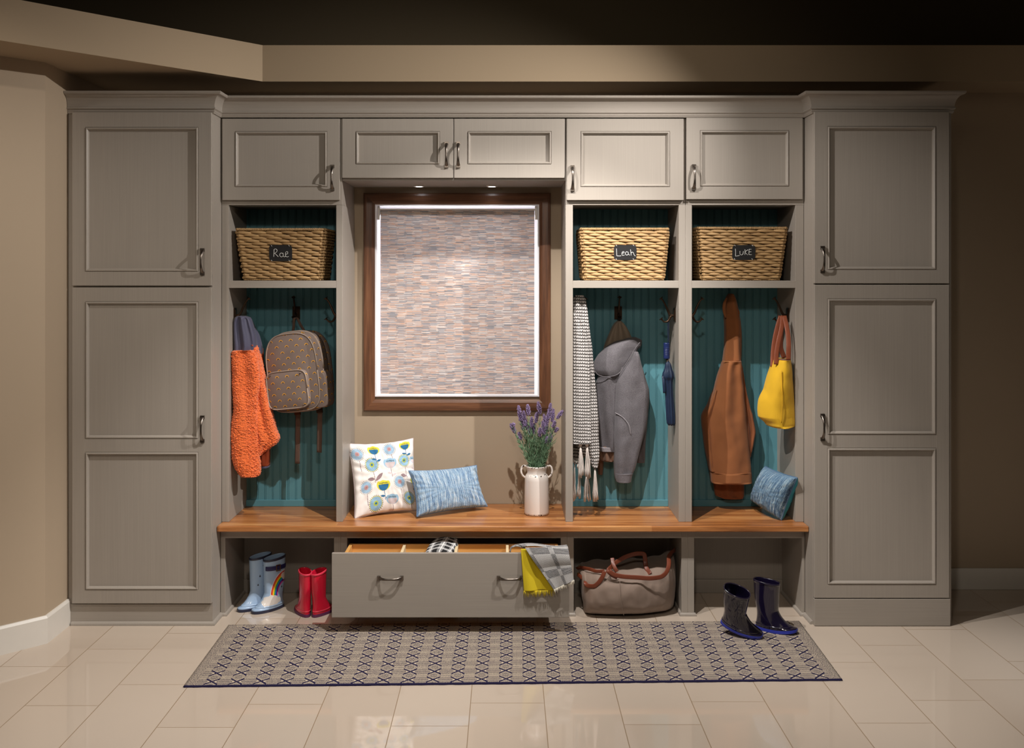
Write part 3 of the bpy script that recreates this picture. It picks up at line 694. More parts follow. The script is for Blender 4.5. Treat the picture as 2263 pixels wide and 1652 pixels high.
# ------------------------------------------------------------------ vase and lavender
yv = 5.315; vx = X(1186, yv); q = lambda px: px*yv/F
def zv(py): return ZZ(py, yv)
M['enamel'] = None
m, nt, b_ = newmat('chipped_white_enamel'); x, y, z = coords(); v = vec(x, y, z)
ch = nse(v, 60, 3, .6).gt(.70); near = (z.lt(.010)).max((z-.212).abs().lt(.006)).max((z-.2555).abs().lt(.007)); ch2 = nse(v, 75, 2, .6).gt(.66)
setc(b_, mixc((ch*.0+(near*nse(v, 85, 2, .6).gt(.60))).sat(), rgb(236, 228, 222), rgb(58, 40, 32))); b_.inputs['Roughness'].default_value = .22; b_.inputs['Coat Weight'].default_value = .4; M['enamel'] = m
vs = thing('milk_can_vase', 'white chipped enamel milk can vase standing on the bench', 'vase', (vx, yv, ZB))
r0 = q(27.3); b = MB()
prof = [(r0*.93, ZB+.0005), (r0*.985, ZB+.003), (r0, ZB+.012), (r0*.99, ZB+.10), (r0*.965, ZB+.18), (r0*.94, ZB+.200), (r0*.86, ZB+.2115), (r0*.80, ZB+.215), (r0*.78, ZB+.222), (r0*.80, ZB+.240), (r0*.89, ZB+.251), (r0*.905, ZB+.256), (r0*.88, ZB+.2585), (r0*.84, ZB+.256), (r0*.74, ZB+.238), (r0*.74, ZB+.06), (.001, ZB+.055)]
b.lathe(vx, yv, prof, 64, cap1=False); obj('can_body', b, M['enamel'], vs, smooth='all')
for sgn in (-1, 1):
    b = MB(); pts = smoothpts([(vx+sgn*a*r0, yv, ZB+z_) for a, z_ in ((.84, .253), (1.02, .257), (1.20, .247), (1.26, .228), (1.16, .208), (1.0, .197), (.93, .194))], 30)
    b.tube(pts, .0052, 12, wdir=(0,1,0)); obj('handle', b, M['enamel'], vs, smooth='all')
lv = thing('lavender_bunch', 'bunch of purple lavender with green stems standing in the white milk can', 'flowers', (vx, yv, ZB+.06))
M['stem'] = plain('lavender_leaf', rgb(104, 136, 104), .7, var=.3, scale=60); M['petal'] = plain('lavender_petal', rgb(142, 124, 162), .8, var=.35, scale=160)
tips = [(1146, 896, 1150, 930), (1137, 938, 1130, 938), (1157, 908, 1160, 942), (1166, 894, 1168, 918), (1175, 921, 1174, 945), (1189, 888, 1194, 915), (1187, 911, 1184, 935), (1217, 891, 1212, 925), (1223, 903, 1220, 932), (1244, 907, 1230, 925), (1202, 915, 1208, 955), (1151, 915, 1158, 950), (1161, 925, 1166, 950), (1212, 910, 1206, 950), (1226, 930, 1222, 945), (1199, 930, 1203, 960), (1180, 935, 1178, 960), (1128, 936, 1140, 958), (1218, 958, 1214, 978), (1232, 945, 1226, 955), (1170, 940, 1172, 962), (1193, 945, 1193, 965), (1147, 955, 1152, 972), (1209, 965, 1207, 980)]
random.seed(11); foliage = MB(); stems = MB()
for i, (tx, ty, bx, by) in enumerate(tips):
    dy = random.uniform(-.05, .05); tip = at(tx, ty, yv+dy); bb = at(bx, by, yv+dy*.8); rt = Vector((vx+random.uniform(-.032, .032), yv+random.uniform(-.03, .03), ZB+.20))
    root = Vector((vx+(rt.x-vx)*.6, yv, ZB+.08)); mid = rt*.5+bb*.5+Vector((random.uniform(-.006, .006), 0, .0))
    pts = smoothpts([root, rt, mid, bb], 16); stems.tube(pts, .0013, 5)
    b = MB(); ax = (tip-bb); L = ax.length; axn = ax.normalized(); o1 = axn.orthogonal().normalized(); o2 = axn.cross(o1)
    b.tube([bb, tip], .0014, 5); nf = int(L/.0045)+3
    for k in range(nf):
        f = k/nf; rad = .0108*(math.sin(PI*min(1, .18+f*.8))**.7)+.002
        for j in range(5):
            a = j*2*PI/5+k*1.1+random.uniform(-.3, .3); d = (o1*math.cos(a)+o2*math.sin(a)); p = bb+ax*f
            e = p+d*rad*random.uniform(.8, 1.25)+axn*.006
            b.tube([p, (p+e)/2+axn*.001, e], [.0009, .0026, .0007], 5)
    obj('flower_spike', b, M['petal'], lv, smooth='all')
    # leaves
    for k in range(58):
        f = random.uniform(.32, .98)**1.0; j = min(15, int(f*15)); p = Vector(pts[j]); t_ = (Vector(pts[min(15, j+1)])-Vector(pts[max(0, j-1)])).normalized()
        a = random.uniform(0, 2*PI); o = t_.orthogonal().normalized(); d = (o*math.cos(a)+t_.cross(o)*math.sin(a)); L = random.uniform(.022, .052)*(1.2-f*.6)
        e = p+t_*L*.9+d*L*.42; mpt = p+t_*L*.5+d*L*.28
        foliage.tube([p, mpt, e], [.0006, .0015, .0003], 4, flat=.35)
for i in range(34):
    a = random.uniform(-1, 1); top = at(1186+a*random.uniform(10, 40), random.uniform(940, 1005), yv+random.uniform(-.04, .05)); rt = Vector((vx+a*.030+random.uniform(-.006, .006), yv+random.uniform(-.03, .03), ZB+.24)); pts = smoothpts([rt, rt*.5+top*.5, top], 12)
    stems.tube(pts, .0011, 4)
    for k in range(34):
        j = random.randint(0, 11); p = Vector(pts[j]); t_ = (Vector(pts[min(11, j+1)])-Vector(pts[max(0, j-1)])).normalized(); o = t_.orthogonal().normalized(); a2 = random.uniform(0, 2*PI)
        d = o*math.cos(a2)+t_.cross(o)*math.sin(a2); L = random.uniform(.02, .045); foliage.tube([p, p+t_*L*.5+d*L*.28, p+t_*L*.92+d*L*.4], [.0006, .0014, .0003], 4, flat=.35)
obj('stems', stems, M['stem'], lv, smooth='all'); obj('foliage', foliage, M['stem'], lv, smooth='all', stuff=True)







#@@REST2
def crop(ox, oy, s):
    def f(rows, yf, yb):
        out = []
        for r in rows:
            a = r[3] if len(r) > 3 else yf; c = r[4] if len(r) > 4 else yb
            out.append((oy+r[0]/s, ox+r[1]/s, ox+r[2]/s, a, c))
        return out
    f.p = lambda x, y, Y: at(ox+x/s, oy+y/s, Y)
    return f
def clampx(mb, lo=None, hi=None, ylo=None, yhi=None):
    v = []
    for (x, y, z) in mb.v:
        if lo is not None: x = max(x, lo)
        if hi is not None: x = min(x, hi)
        if yhi is not None: y = min(y, yhi)
        v.append((x, y, z))
    mb.v = v; return mb
# ------------------------------------------------------------------ orange fleece jacket
c1 = crop(490, 640, 3.841)
M['sherpa'] = plain('orange_sherpa', rgb(232, 108, 44), .95, var=.14, scale=120, bs=1.0, bd=.006, bscale=260, sheen=.3)
M['navy'] = fabric('navy_nylon', rgb(66, 66, 88), .6, weave=1400, bs=.15)
M['rust'] = plain('rust_lining', rgb(150, 62, 26), .9, bs=.4)
jk = thing('fleece_jacket', 'orange fleece jacket with a navy yoke hanging in the left locker', 'jacket', tuple(at(548, 700, 5.25)))
b = clampx(garment(c1([(222,140,200),(235,118,235),(280,98,255),(340,92,272),(400,92,285),(470,98,290),(532,100,274)], 5.20, 5.30), 80, 60, .010, 5, 4, seed=3), -1.436); obj('yoke', b, M['navy'], jk, smooth='all')
b = clampx(garment(c1([(235,190,240),(320,210,280),(400,225,320),(520,260,343),(560,300,335)], 5.27, 5.36), 50, 40, .006, 3, 4, seed=4), -1.436); obj('back_yoke', b, M['navy'], jk, smooth='all')
b = clampx(garment(c1([(512,112,262),(560,106,288),(650,98,302),(780,84,312),(900,90,306),(1000,98,302),(1100,88,312),(1200,78,318),(1300,86,325),(1400,98,327),(1500,122,326),(1560,152,322),(1578,172,312)], 5.165, 5.26), 210, 460, .008, 2, 3, fuzz=.0062, fs=125, seed=5, wr=.012), -1.436); obj('sleeve', b, M['sherpa'], jk, smooth='all')
b = clampx(garment(c1([(462,262,294),(520,250,314),(600,240,330),(700,240,345),(800,240,358),(900,250,375),(1000,260,398),(1100,270,425),(1200,280,452),(1250,290,472),(1285,295,462),(1330,300,412),(1395,318,345)], 5.215, 5.32), 160, 380, .01, 3, 3, fuzz=.0058, fs=125, seed=6, wr=.012), -1.436); obj('body', b, M['sherpa'], jk, smooth='all')
b = clampx(garment(c1([(500,90,120),(700,80,130),(900,74,130),(1050,76,125),(1150,84,110)], 5.24, 5.34), 60, 120, .004, 3, 3, fuzz=.004, fs=95, seed=8), -1.436); obj('far_sleeve', b, M['sherpa'], jk, smooth='all')
b = clampx(garment(c1([(500,290,348),(700,300,358),(1000,300,395),(1250,310,402),(1400,325,406),(1490,328,405)], 5.30, 5.38), 60, 60, .006, 3, 3, seed=7), -1.436); obj('back_panel', b, M['rust'], jk, smooth='all')
b = garment(c1([(1488,326,407),(1502,328,405)], 5.297, 5.383), 50, 6, .0, seed=7); obj('hem', b, M['navy'], jk, smooth='all')
b = garment(c1([(1566,178,314),(1584,188,306)], 5.18, 5.245), 50, 8, .0, seed=7); obj('cuff', b, M['navy'], jk, smooth='all')
# ------------------------------------------------------------------ backpack
def rainbowmat():
    m, nt, b = newmat('rainbow_print_canvas'); x, y, z = coords(); xx = x+y*.9
    r = (z/.031).floor(); par = (r*.5).frac()*1.0
    lx = ((xx/.058+par).frac()-.5)*.058; lz = ((z/.031).frac()-.35)*.031
    d = (lx*lx+lz*lz).sqrt(); up = lz.gt(0)
    yel = d.gt(.0072)*d.lt(.0108)*up; dk = d.gt(.0040)*d.lt(.0072)*up
    n = nse(vec(x, y, z), 14, 2)
    c = mixc(n, rgb(112, 97, 90), rgb(132, 116, 108)); c = mixc(yel, c, rgb(222, 160, 52)); c = mixc(dk, c, rgb(44, 34, 40))
    setc(b, c); b.inputs['Roughness'].default_value = .8; bump(b, nse(vec(x, y, z), 700, 2), .2, .0008); return m
M['rainbow'] = rainbowmat(); M['taupe'] = fabric('taupe_canvas', rgb(118, 102, 95), .8); M['web'] = fabric('brown_webbing', rgb(98, 76, 64), .85, bs=.6); M['zip'] = plain('zip_tape', rgb(150, 134, 122), .6); M['brass'] = plain('antique_brass', rgb(140, 115, 80), .35, 1)
bp0 = at(648, 822, 5.26)
bp = thing('backpack', 'taupe kids backpack printed with small yellow rainbows', 'backpack', tuple(bp0)); bp.rotation_euler = (Matrix.Rotation(math.radians(-15), 4, 'Z') @ Matrix.Rotation(math.radians(-7), 4, 'Y')).to_euler()
def outline(w_, zt, zb, k=64, ptop=.75, pbot=.42):
    out = []
    for i in range(k):
        th = 2*PI*i/k; c, s = math.cos(th), math.sin(th); p = ptop if s > 0 else pbot
        out.append((w_*math.copysign(abs(c)**p, c), (zt if s > 0 else zb)*abs(s)**p*(1 if s > 0 else -1)))
    return out
def padbox(b, w_, zt, zb, y0, y1, cx=0, cz=0, puff=.012, ptop=.75, pbot=.42, mi=0, fr=.03):
    ol = outline(w_, zt, zb, ptop=ptop, pbot=pbot); R = []
    st = [(.0, puff), (.35, puff*.93), (.6, puff*.75), (.82, puff*.4), (.95, puff*.12), (1.0, 0)]
    for s, pf in st: R.append([(cx+x_*max(s, .001), y0-pf, cz+z_*max(s, .001)) for x_, z_ in ol])
    for t in (.1, .3, .5, .7, .9, 1): R.append([(cx+x_*(1+fr*math.sin(PI*t)), y0+(y1-y0)*t, cz+z_*(1+fr*math.sin(PI*t))) for x_, z_ in ol])
    b.rings(R, mi=mi); return ol
b = MB(); ol = padbox(b, .146, .205, .205, -.01, .125, puff=.014, ptop=.62); obj('main_compartment', b, M['rainbow'], bp, smooth='all', fix=False)
b = MB(); b.tube([(x_, -.011, z_) for x_, z_ in ol]+[(ol[0][0], -.011, ol[0][1])], .0035, 8); obj('front_piping', b, M['zip'], bp, smooth='all', fix=False)
b = MB(); b.tube([(x_*1.03, .05, z_*1.03) for x_, z_ in ol]+[(ol[0][0]*1.03, .05, ol[0][1]*1.03)], .003, 8, flat=2.2, wdir=(0,1,0)); obj('zipper', b, M['zip'], bp, smooth='all', fix=False)
b = MB(); ol2 = padbox(b, .116, .100, .098, -.045, -.010, cx=-.022, cz=-.088, puff=.010, ptop=.36, pbot=.34); pk = obj('front_pocket', b, M['rainbow'], bp, smooth='all', fix=False)
b = MB(); b.tube([(x_-.022, -.046, z_-.088) for x_, z_ in ol2]+[(ol2[0][0]-.022, -.046, ol2[0][1]-.088)], .0034, 8); obj('pocket_piping', b, M['zip'], pk, smooth='all', fix=False)
for x_, z_ in ((-.112, -.005), (.066, -.005), (-.112, -.172), (.066, -.172)):
    b = MB(); b.tube([(x_, -.050, z_), (x_, -.058, z_)], [.0042, .003], 12); obj('rivet', b, M['pewter'], pk, smooth='all', fix=False)
b = MB(); padbox(b, .05, .085, .105, .0, .09, cx=.128, cz=-.095, puff=.002, ptop=.5); obj('side_pocket', b, M['rainbow'], bp, smooth='all', fix=False)
b = MB(); b.tube([(-.142, -.02, -.085), (-.150, -.028, -.11), (-.152, -.03, -.145)], [.004, .0055, .007], 8, flat=.35, wdir=(1,0,0)); obj('zipper_pull', b, M['zip'], bp, smooth='all', fix=False)
b = MB(); b.tube([(-.136, -.02, -.085), (-.138, -.028, -.11), (-.137, -.03, -.150)], [.004, .0055, .007], 8, flat=.35, wdir=(1,0,0)); obj('zipper_pull', b, M['zip'], bp, smooth='all', fix=False)
for (xa, L) in ((-.045, .33), (.085, .28)):
    sl = math.tan(math.radians(7))
    b = MB(); b.tube(smoothpts([(xa, .08, -.17), (xa+.002, .09, -.21), (xa+.002-.06*sl, .09, -.26), (xa+.0-L*.55*sl, .088, -.195-L*.6), (xa-L*.9*sl, .088, -.195-L+.03)], 20), .0145, 8, flat=.14, wdir=(1,0,0)); sp_ = obj('strap', b, M['web'], bp, smooth='all', fix=False)
    b = MB(); b.box(xa-.018, xa+.018, .080, .088, -.235, -.215); obj('buckle', b, M['bronze'], sp_, bevel=.002, fix=False)
b = MB(); b.tube(smoothpts([(-.035, .10, .19), (-.018, .095, .235), (-.002, .085, .282), (.004, .09, .285), (.024, .10, .24), (.045, .11, .19)], 24), .008, 8, flat=.25, wdir=(1,0,0)); obj('hanging_loop', b, M['web'], bp, smooth='all', fix=False)
b = MB(); padbox(b, .15, .205, .20, .125, .165, puff=0, ptop=.62); obj('back_panel', b, M['rainbow'], bp, smooth='all', fix=False)
# ------------------------------------------------------------------ knitted scarf
c2 = crop(1260, 640, 3.442)
def knitmat(name, lo, hi, per=.0165):
    m, nt, b = newmat(name); x, y, z = coords(); n = nse(vec(x, y, z), 20, 2)
    zz_ = z+((x*260.0).sin().abs())*.0035+(n-.5)*.01+x*.06; f = (zz_/per).frac(); lt_ = (f-.5).abs()
    s = ((x*260.0).sin()).abs(); g = ((.42-lt_)*6.0).sat()*(.45+s*.55)
    setc(b, mixc(g, lo, hi)); b.inputs['Roughness'].default_value = .95; bump(b, g, 1.0, .006); return m
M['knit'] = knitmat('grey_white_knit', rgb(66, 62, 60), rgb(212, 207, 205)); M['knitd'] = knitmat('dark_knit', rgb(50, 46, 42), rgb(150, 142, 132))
M['yarn'] = plain('cream_yarn', rgb(205, 196, 190), .95, var=.15, scale=200, bs=.4)
sf = thing('knitted_scarf', 'chunky grey and white knitted scarf with tassels hanging in the locker', 'scarf', tuple(at(1280, 655, 5.25)))
b = clampx(garment(c2([(42,40,100),(60,26,110),(120,18,122),(200,18,132),(300,18,142),(500,18,170),(700,18,188),(900,18,204),(1100,18,214),(1200,60,219),(1270,130,217),(1345,168,206)], 5.21, 5.31), 110, 300, .008, 3, 2, seed=12, power=.6), .344); obj('back_layer', b, M['knit'], sf, smooth='all')
b = clampx(garment(c2([(170,20,48),(200,18,70),(240,18,92),(300,18,114),(500,18,142),(700,18,148),(900,18,152),(1100,18,158),(1168,18,160)], 5.175, 5.225), 90, 260, .006, 3, 2, seed=13, power=.5), .344); obj('front_layer', b, M['knit'], sf, smooth='all')
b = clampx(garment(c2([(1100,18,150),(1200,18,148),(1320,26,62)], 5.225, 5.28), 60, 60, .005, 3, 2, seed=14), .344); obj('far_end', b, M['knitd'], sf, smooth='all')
random.seed(5)
for (xa, ya, xb, yb_, ww, Yt) in ((78,1172,82,1435,38,5.19),(128,1172,134,1440,44,5.19),(34,1300,32,1610,26,5.24),(64,1340,66,1590,28,5.23),(128,1380,130,1615,56,5.25),(188,1335,194,1612,44,5.22)):
    b = MB(); p0 = c2.p(xa, ya, Yt); b.tube([p0+Vector((0,0,.012)), p0, p0-Vector((0,0,.012))], [.006, .010, .007], 10)
    for k in range(16):
        dx = random.uniform(-.5, .5)*ww; e = c2.p(xb+dx, yb_-random.uniform(0, 28), Yt+random.uniform(-.01, .012)); mid = p0*.45+e*.55+Vector((random.uniform(-.004, .004)+(e.x-p0.x)*.15, random.uniform(-.006, .006), 0))
        b.tube([p0, mid*.5+p0*.5, mid, e*.6+mid*.4+Vector((random.uniform(-.003, .003), 0, 0)), e], [.0022, .0024, .0022, .0022, .0026], 5)
    obj('tassel', b, M['yarn'], sf, smooth='all')
# ------------------------------------------------------------------ grey hooded coat
M['heather'] = fabric('heather_grey_wool', rgb(104, 100, 104), .9, weave=1000, bs=.4, mottle=420, mc=rgb(78, 74, 80)); M['tan'] = fabric('tan_lining', rgb(140, 124, 106), .7, bs=.1)
M['brownl'] = fabric('brown_lining', rgb(112, 82, 64), .7, bs=.1); M['hd'] = fabric('heather_light', rgb(150, 145, 150), .9, bs=.3, mottle=420, mc=rgb(110, 105, 110))
ct = thing('hooded_coat', 'heather grey hooded wool coat hanging on the middle hook of its locker', 'coat', tuple(at(1368, 700, 5.475)))
b = garment(c2([(236,360,388),(255,338,405),(290,318,428),(340,296,455),(400,270,476),(450,252,480)], 5.415, 5.500), 80, 60, .008, 4, 5, seed=21); obj('hood_lining', b, M['tan'], ct, smooth='all')
hood = [(362,440,505,5.395),(385,360,538,5.375),(420,290,535,5.365),(460,250,508,5.360),(500,215,490,5.355),(550,190,466,5.350),(600,178,428,5.350),(640,198,396,5.355),(660,262,348,5.365)]
b = garment([(640+r[0]/3.442, 1260+r[1]/3.442, 1260+r[2]/3.442, r[3], 5.495) for r in hood], 110, 90, .012, 2, 6, seed=22, wr=.012); obj('hood', b, M['heather'], ct, smooth='all')
b = MB(); b.tube(smoothpts([c2.p(x_, y_, 5.347) for x_, y_ in ((184,615),(215,648),(270,662),(330,655),(380,628),(400,600),(440,540),(490,455),(530,400))], 40), .0024, 8); obj('hood_seam', b, M['heather'], ct, smooth='all')
b = garment(c2([(470,480,512),(540,445,532),(600,405,550),(700,352,577),(760,346,590),(850,342,593),(950,338,589),(1050,333,572),(1150,330,546),(1250,330,516),(1350,334,490),(1400,338,470),(1448,346,460)], 5.325, 5.455), 130, 180, .006, 2, 4, seed=23, wr=.012); sl = obj('sleeve', b, M['heather'], ct, smooth='all')
b = garment(c2([(1384,337,478),(1400,338,471),(1450,346,461)], 5.321, 5.459), 100, 20, .0, seed=23, wr=.003); obj('cuff', b, M['heather'], sl, smooth='all')
b = MB(); b.tube(smoothpts([c2.p(x_, y_, 5.319+o) for x_, y_, o in ((342,935,.03),(380,955,.008),(420,990,-.002),(450,1040,-.002),(462,1100,.004))], 30), .0022, 8); obj('sleeve_seam', b, M['hd'], sl, smooth='all')
b = garment(c2([(560,330,400),(620,230,420),(680,205,430),(720,192,430),(800,190,430),(900,194,430),(1000,202,430),(1100,214,430),(1222,226,420)], 5.365, 5.475), 110, 120, .010, 4, 3, seed=24, wr=.012); obj('front_panel', b, M['heather'], ct, smooth='all')
b = garment(c2([(1190,222,332),(1222,225,330)], 5.360, 5.455), 60, 8, 0, seed=24, wr=.002); obj('hem', b, M['hd'], ct, smooth='all')
b = garment(c2([(1180,216,338),(1240,218,338),(1285,226,338),(1298,255,330)], 5.380, 5.475), 60, 40, .012, 4, 3, seed=25); obj('lining', b, M['brownl'], ct, smooth='all')
b = garment(c2([(1270,206,252),(1340,208,250),(1400,213,246)], 5.445, 5.495), 40, 30, .003, seed=26); obj('far_cuff', b, M['brownl'], ct, smooth='all')
b = garment(c2([(480,440,500),(700,420,560),(900,420,585),(1100,440,572),(1200,470,566),(1308,500,566)], 5.425, 5.500), 80, 90, .008, 3, 4, seed=27); obj('back_panel', b, M['heather'], ct, smooth='all')
b = MB(); b.tube(smoothpts([c2.p(368, 242, 5.485), c2.p(362, 222, 5.480), c2.p(372, 208, 5.475), c2.p(384, 225, 5.480), c2.p(382, 245, 5.485)], 20), .0018, 6); obj('hanging_loop', b, M['bronze'], ct, smooth='all')
# ------------------------------------------------------------------ umbrella
M['umb'] = plain('blue_umbrella_nylon', rgb(14, 34, 62), .55, bs=.05); M['umbh'] = plain('blue_rubber_handle', rgb(20, 36, 84), .4)
um = thing('umbrella', 'folded blue umbrella hanging from a bronze hook in the locker', 'umbrella', tuple(c2.p(745, 230, 5.25)))
Yu = 5.25
b = MB(); b.tube(smoothpts([c2.p(745, 405, Yu), c2.p(742, 300, Yu), c2.p(744, 226, Yu), c2.p(752, 222, Yu), c2.p(751, 300, Yu), c2.p(752, 405, Yu)], 30), .0016, 6); obj('wrist_cord', b, M['umb'], um, smooth='all')
b = MB(); pts = [c2.p(734, 403+i*122/40, Yu) for i in range(41)]; b.tube(pts, [.0165+.0012*math.sin(i*1.6)*(12 < i < 32)-(.004 if i in (0, 40) else 0) for i in range(41)], 20); obj('handle', b, M['umbh'], um, smooth='all')
b = MB(); b.tube([c2.p(737, 522, Yu), c2.p(742, 575, Yu)], .0055, 10); obj('shaft', b, M['pewter'], um, smooth='all')
b = MB(); R = []
prof_u = smoothrows([(545,743,8),(560,744,20),(600,746,30),(640,746,42),(660,746,44),(690,748,32),(780,752,31),(880,758,34),(960,764,36),(1015,768,33),(1026,770,26)], 80)
for i, (py, cx_, hw_) in enumerate(prof_u):
    c_ = c2.p(cx_, py, Yu); r_ = hw_/3.442*Yu/F; ring = []
    for k in range(96):
        th = 2*PI*k/96; pl_ = .82+.18*abs(math.sin(th*4+py*.004))+(.06*math.sin(th*16) if 620 < py < 700 else 0)
        ring.append((c_.x+r_*pl_*math.cos(th), c_.y+r_*pl_*math.sin(th), c_.z+(.004*math.sin(th*8) if i in (0, 79) else 0)))
    R.append(ring)
b.rings(R); obj('canopy', b, M['umb'], um, smooth='all')
b = MB(); b.tube(smoothpts([c2.p(708, 655, Yu-.01), c2.p(714, 720, Yu-.02), c2.p(718, 785, Yu-.018)], 10), .008, 8, flat=.3, wdir=(1,0,0)); obj('closing_strap', b, M['umb'], um, smooth='all')
# ------------------------------------------------------------------ brown hoodie
c3 = crop(1520, 630, 3.115)
M['brown'] = fabric('brown_duck_canvas', rgb(142, 86, 46), .9, weave=1100, bs=.25); M['brownd'] = fabric('brown_duck_shaded', rgb(128, 72, 38), .9, weave=1100, bs=.25); M['thread'] = plain('tan_stitching', rgb(192, 134, 80), .8)  # brownd: darker copy of the canvas, shade put into its colour
hd = thing('hoodie_jacket', 'brown canvas hooded jacket hanging by its hood in the right-end locker', 'jacket', tuple(at(1612, 660, 5.42)))
b = garment(c3([(58,285,306),(80,272,320),(120,263,334),(200,256,350),(260,254,361),(350,254,365),(450,250,364),(528,243,363)], 5.36, 5.46), 110, 120, .008, 2, 5, seed=31, wr=.01); ho = obj('hood', b, M['brown'], hd, smooth='all')
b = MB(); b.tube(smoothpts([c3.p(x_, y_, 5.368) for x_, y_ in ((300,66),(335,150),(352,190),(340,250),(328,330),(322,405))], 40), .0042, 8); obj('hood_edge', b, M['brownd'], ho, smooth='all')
b = MB(); b.tube(smoothpts([c3.p(x_, y_, 5.366) for x_, y_ in ((270,85),(254,120),(250,150),(253,190),(264,225))], 20), [.002+.0075*math.sin(PI*i/19)**.6 for i in range(20)], 8, flat=.5); obj('hood_fold', b, M['brown'], ho, smooth='all')
b = garment(c3([(518,243,363),(560,228,366),(620,208,370),(700,188,378),(780,168,384),(850,148,392),(950,135,402),(1050,138,412),(1150,145,421),(1250,150,430),(1300,156,434),(1354,162,438)], 5.33, 5.45), 140, 160, .009, 3, 2.5, seed=32, wr=.010); bo = obj('body', b, M['brown'], hd, smooth='all')
b = MB(); b.tube([c3.p(243+i*4, 524+i*.2, 5.351-.018*math.sin(PI*i/30)) for i in range(31)], .0016, 6); obj('neck_seam', b, M['thread'], bo, smooth='all')
b = garment(c3([(1280,153,432),(1300,155,435),(1355,161,439)], 5.325, 5.455), 140, 30, .009, 3, 2.5, seed=32, wr=.010); obj('hem', b, M['brown'], bo, smooth='all')
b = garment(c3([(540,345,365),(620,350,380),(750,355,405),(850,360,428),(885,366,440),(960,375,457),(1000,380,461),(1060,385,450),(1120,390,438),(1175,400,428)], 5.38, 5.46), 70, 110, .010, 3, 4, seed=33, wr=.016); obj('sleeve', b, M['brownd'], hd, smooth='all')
b = garment(c3([(715,184,190),(770,158,186),(820,138,185),(870,108,182),(910,98,172),(1000,106,170),(1100,118,176),(1200,135,182),(1275,148,186)], 5.35, 5.44), 60, 90, .006, 3, 4, seed=34, wr=.014); obj('sleeve', b, M['brown'], hd, smooth='all')
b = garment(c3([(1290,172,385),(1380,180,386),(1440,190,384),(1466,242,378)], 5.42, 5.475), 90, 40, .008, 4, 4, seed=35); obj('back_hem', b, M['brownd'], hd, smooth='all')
# ------------------------------------------------------------------ yellow tote
M['ytote'] = fabric('yellow_canvas', rgb(212, 166, 18), .8, weave=900, bs=.3); M['leather'] = plain('brown_leather', rgb(128, 66, 42), .45, var=.15, scale=40, bs=.25, bscale=300); M['ythread'] = plain('yellow_stitching', rgb(198, 150, 14), .8)
tt = thing('tote_bag', 'yellow canvas tote bag with brown leather straps hanging on the right', 'bag', tuple(c3.p(655, 215, 5.22)))
b = garment(c3([(508,590,703),(530,583,706),(600,560,714),(700,527,726),(800,490,738),(870,486,745),(900,488,747),(915,500,747),(940,528,746),(962,545,738),(971,565,712)], 5.10, 5.28), 150, 150, .004, 2, 3, seed=41, power=1.15, wr=.014)
clampx(b, hi=1.492); N_ = 150
cut = [f for f in b.f]; b.f = [f for f in cut if len(f) == 4 or f[0] > N_*3]; b.m = b.m[:len(b.f)]
tb = obj('body', b, M['ytote'], tt, smooth='all')
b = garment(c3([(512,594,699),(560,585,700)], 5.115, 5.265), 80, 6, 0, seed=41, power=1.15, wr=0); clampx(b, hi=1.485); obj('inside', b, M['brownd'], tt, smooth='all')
b = MB(); b.tube(smoothpts([c3.p(x_, y_, Y_) for x_, y_, Y_ in ((646,590,5.092),(650,700,5.088),(652,800,5.088),(648,880,5.086),(645,945,5.094))], 30), .0022, 6); obj('side_seam', b, M['ythread'], tb, smooth='all')
for pts in ([(640,212,5.22),(614,300,5.21),(594,400,5.2),(586,480,5.19),(584,562,5.175)], [(655,210,5.19),(645,300,5.16),(622,400,5.14),(610,480,5.13),(608,545,5.125)], [(664,210,5.19),(682,290,5.15),(693,370,5.13),(694,450,5.12),(692,515,5.12)], [(650,214,5.24),(642,320,5.25),(640,420,5.25),(664,500,5.25)]):
    b = MB(); b.tube(smoothpts([c3.p(x_, y_, Y_) for x_, y_, Y_ in pts], 30), .0125, 10, flat=.16, wdir='view'); obj('strap', b, M['leather'], tt, smooth='all')
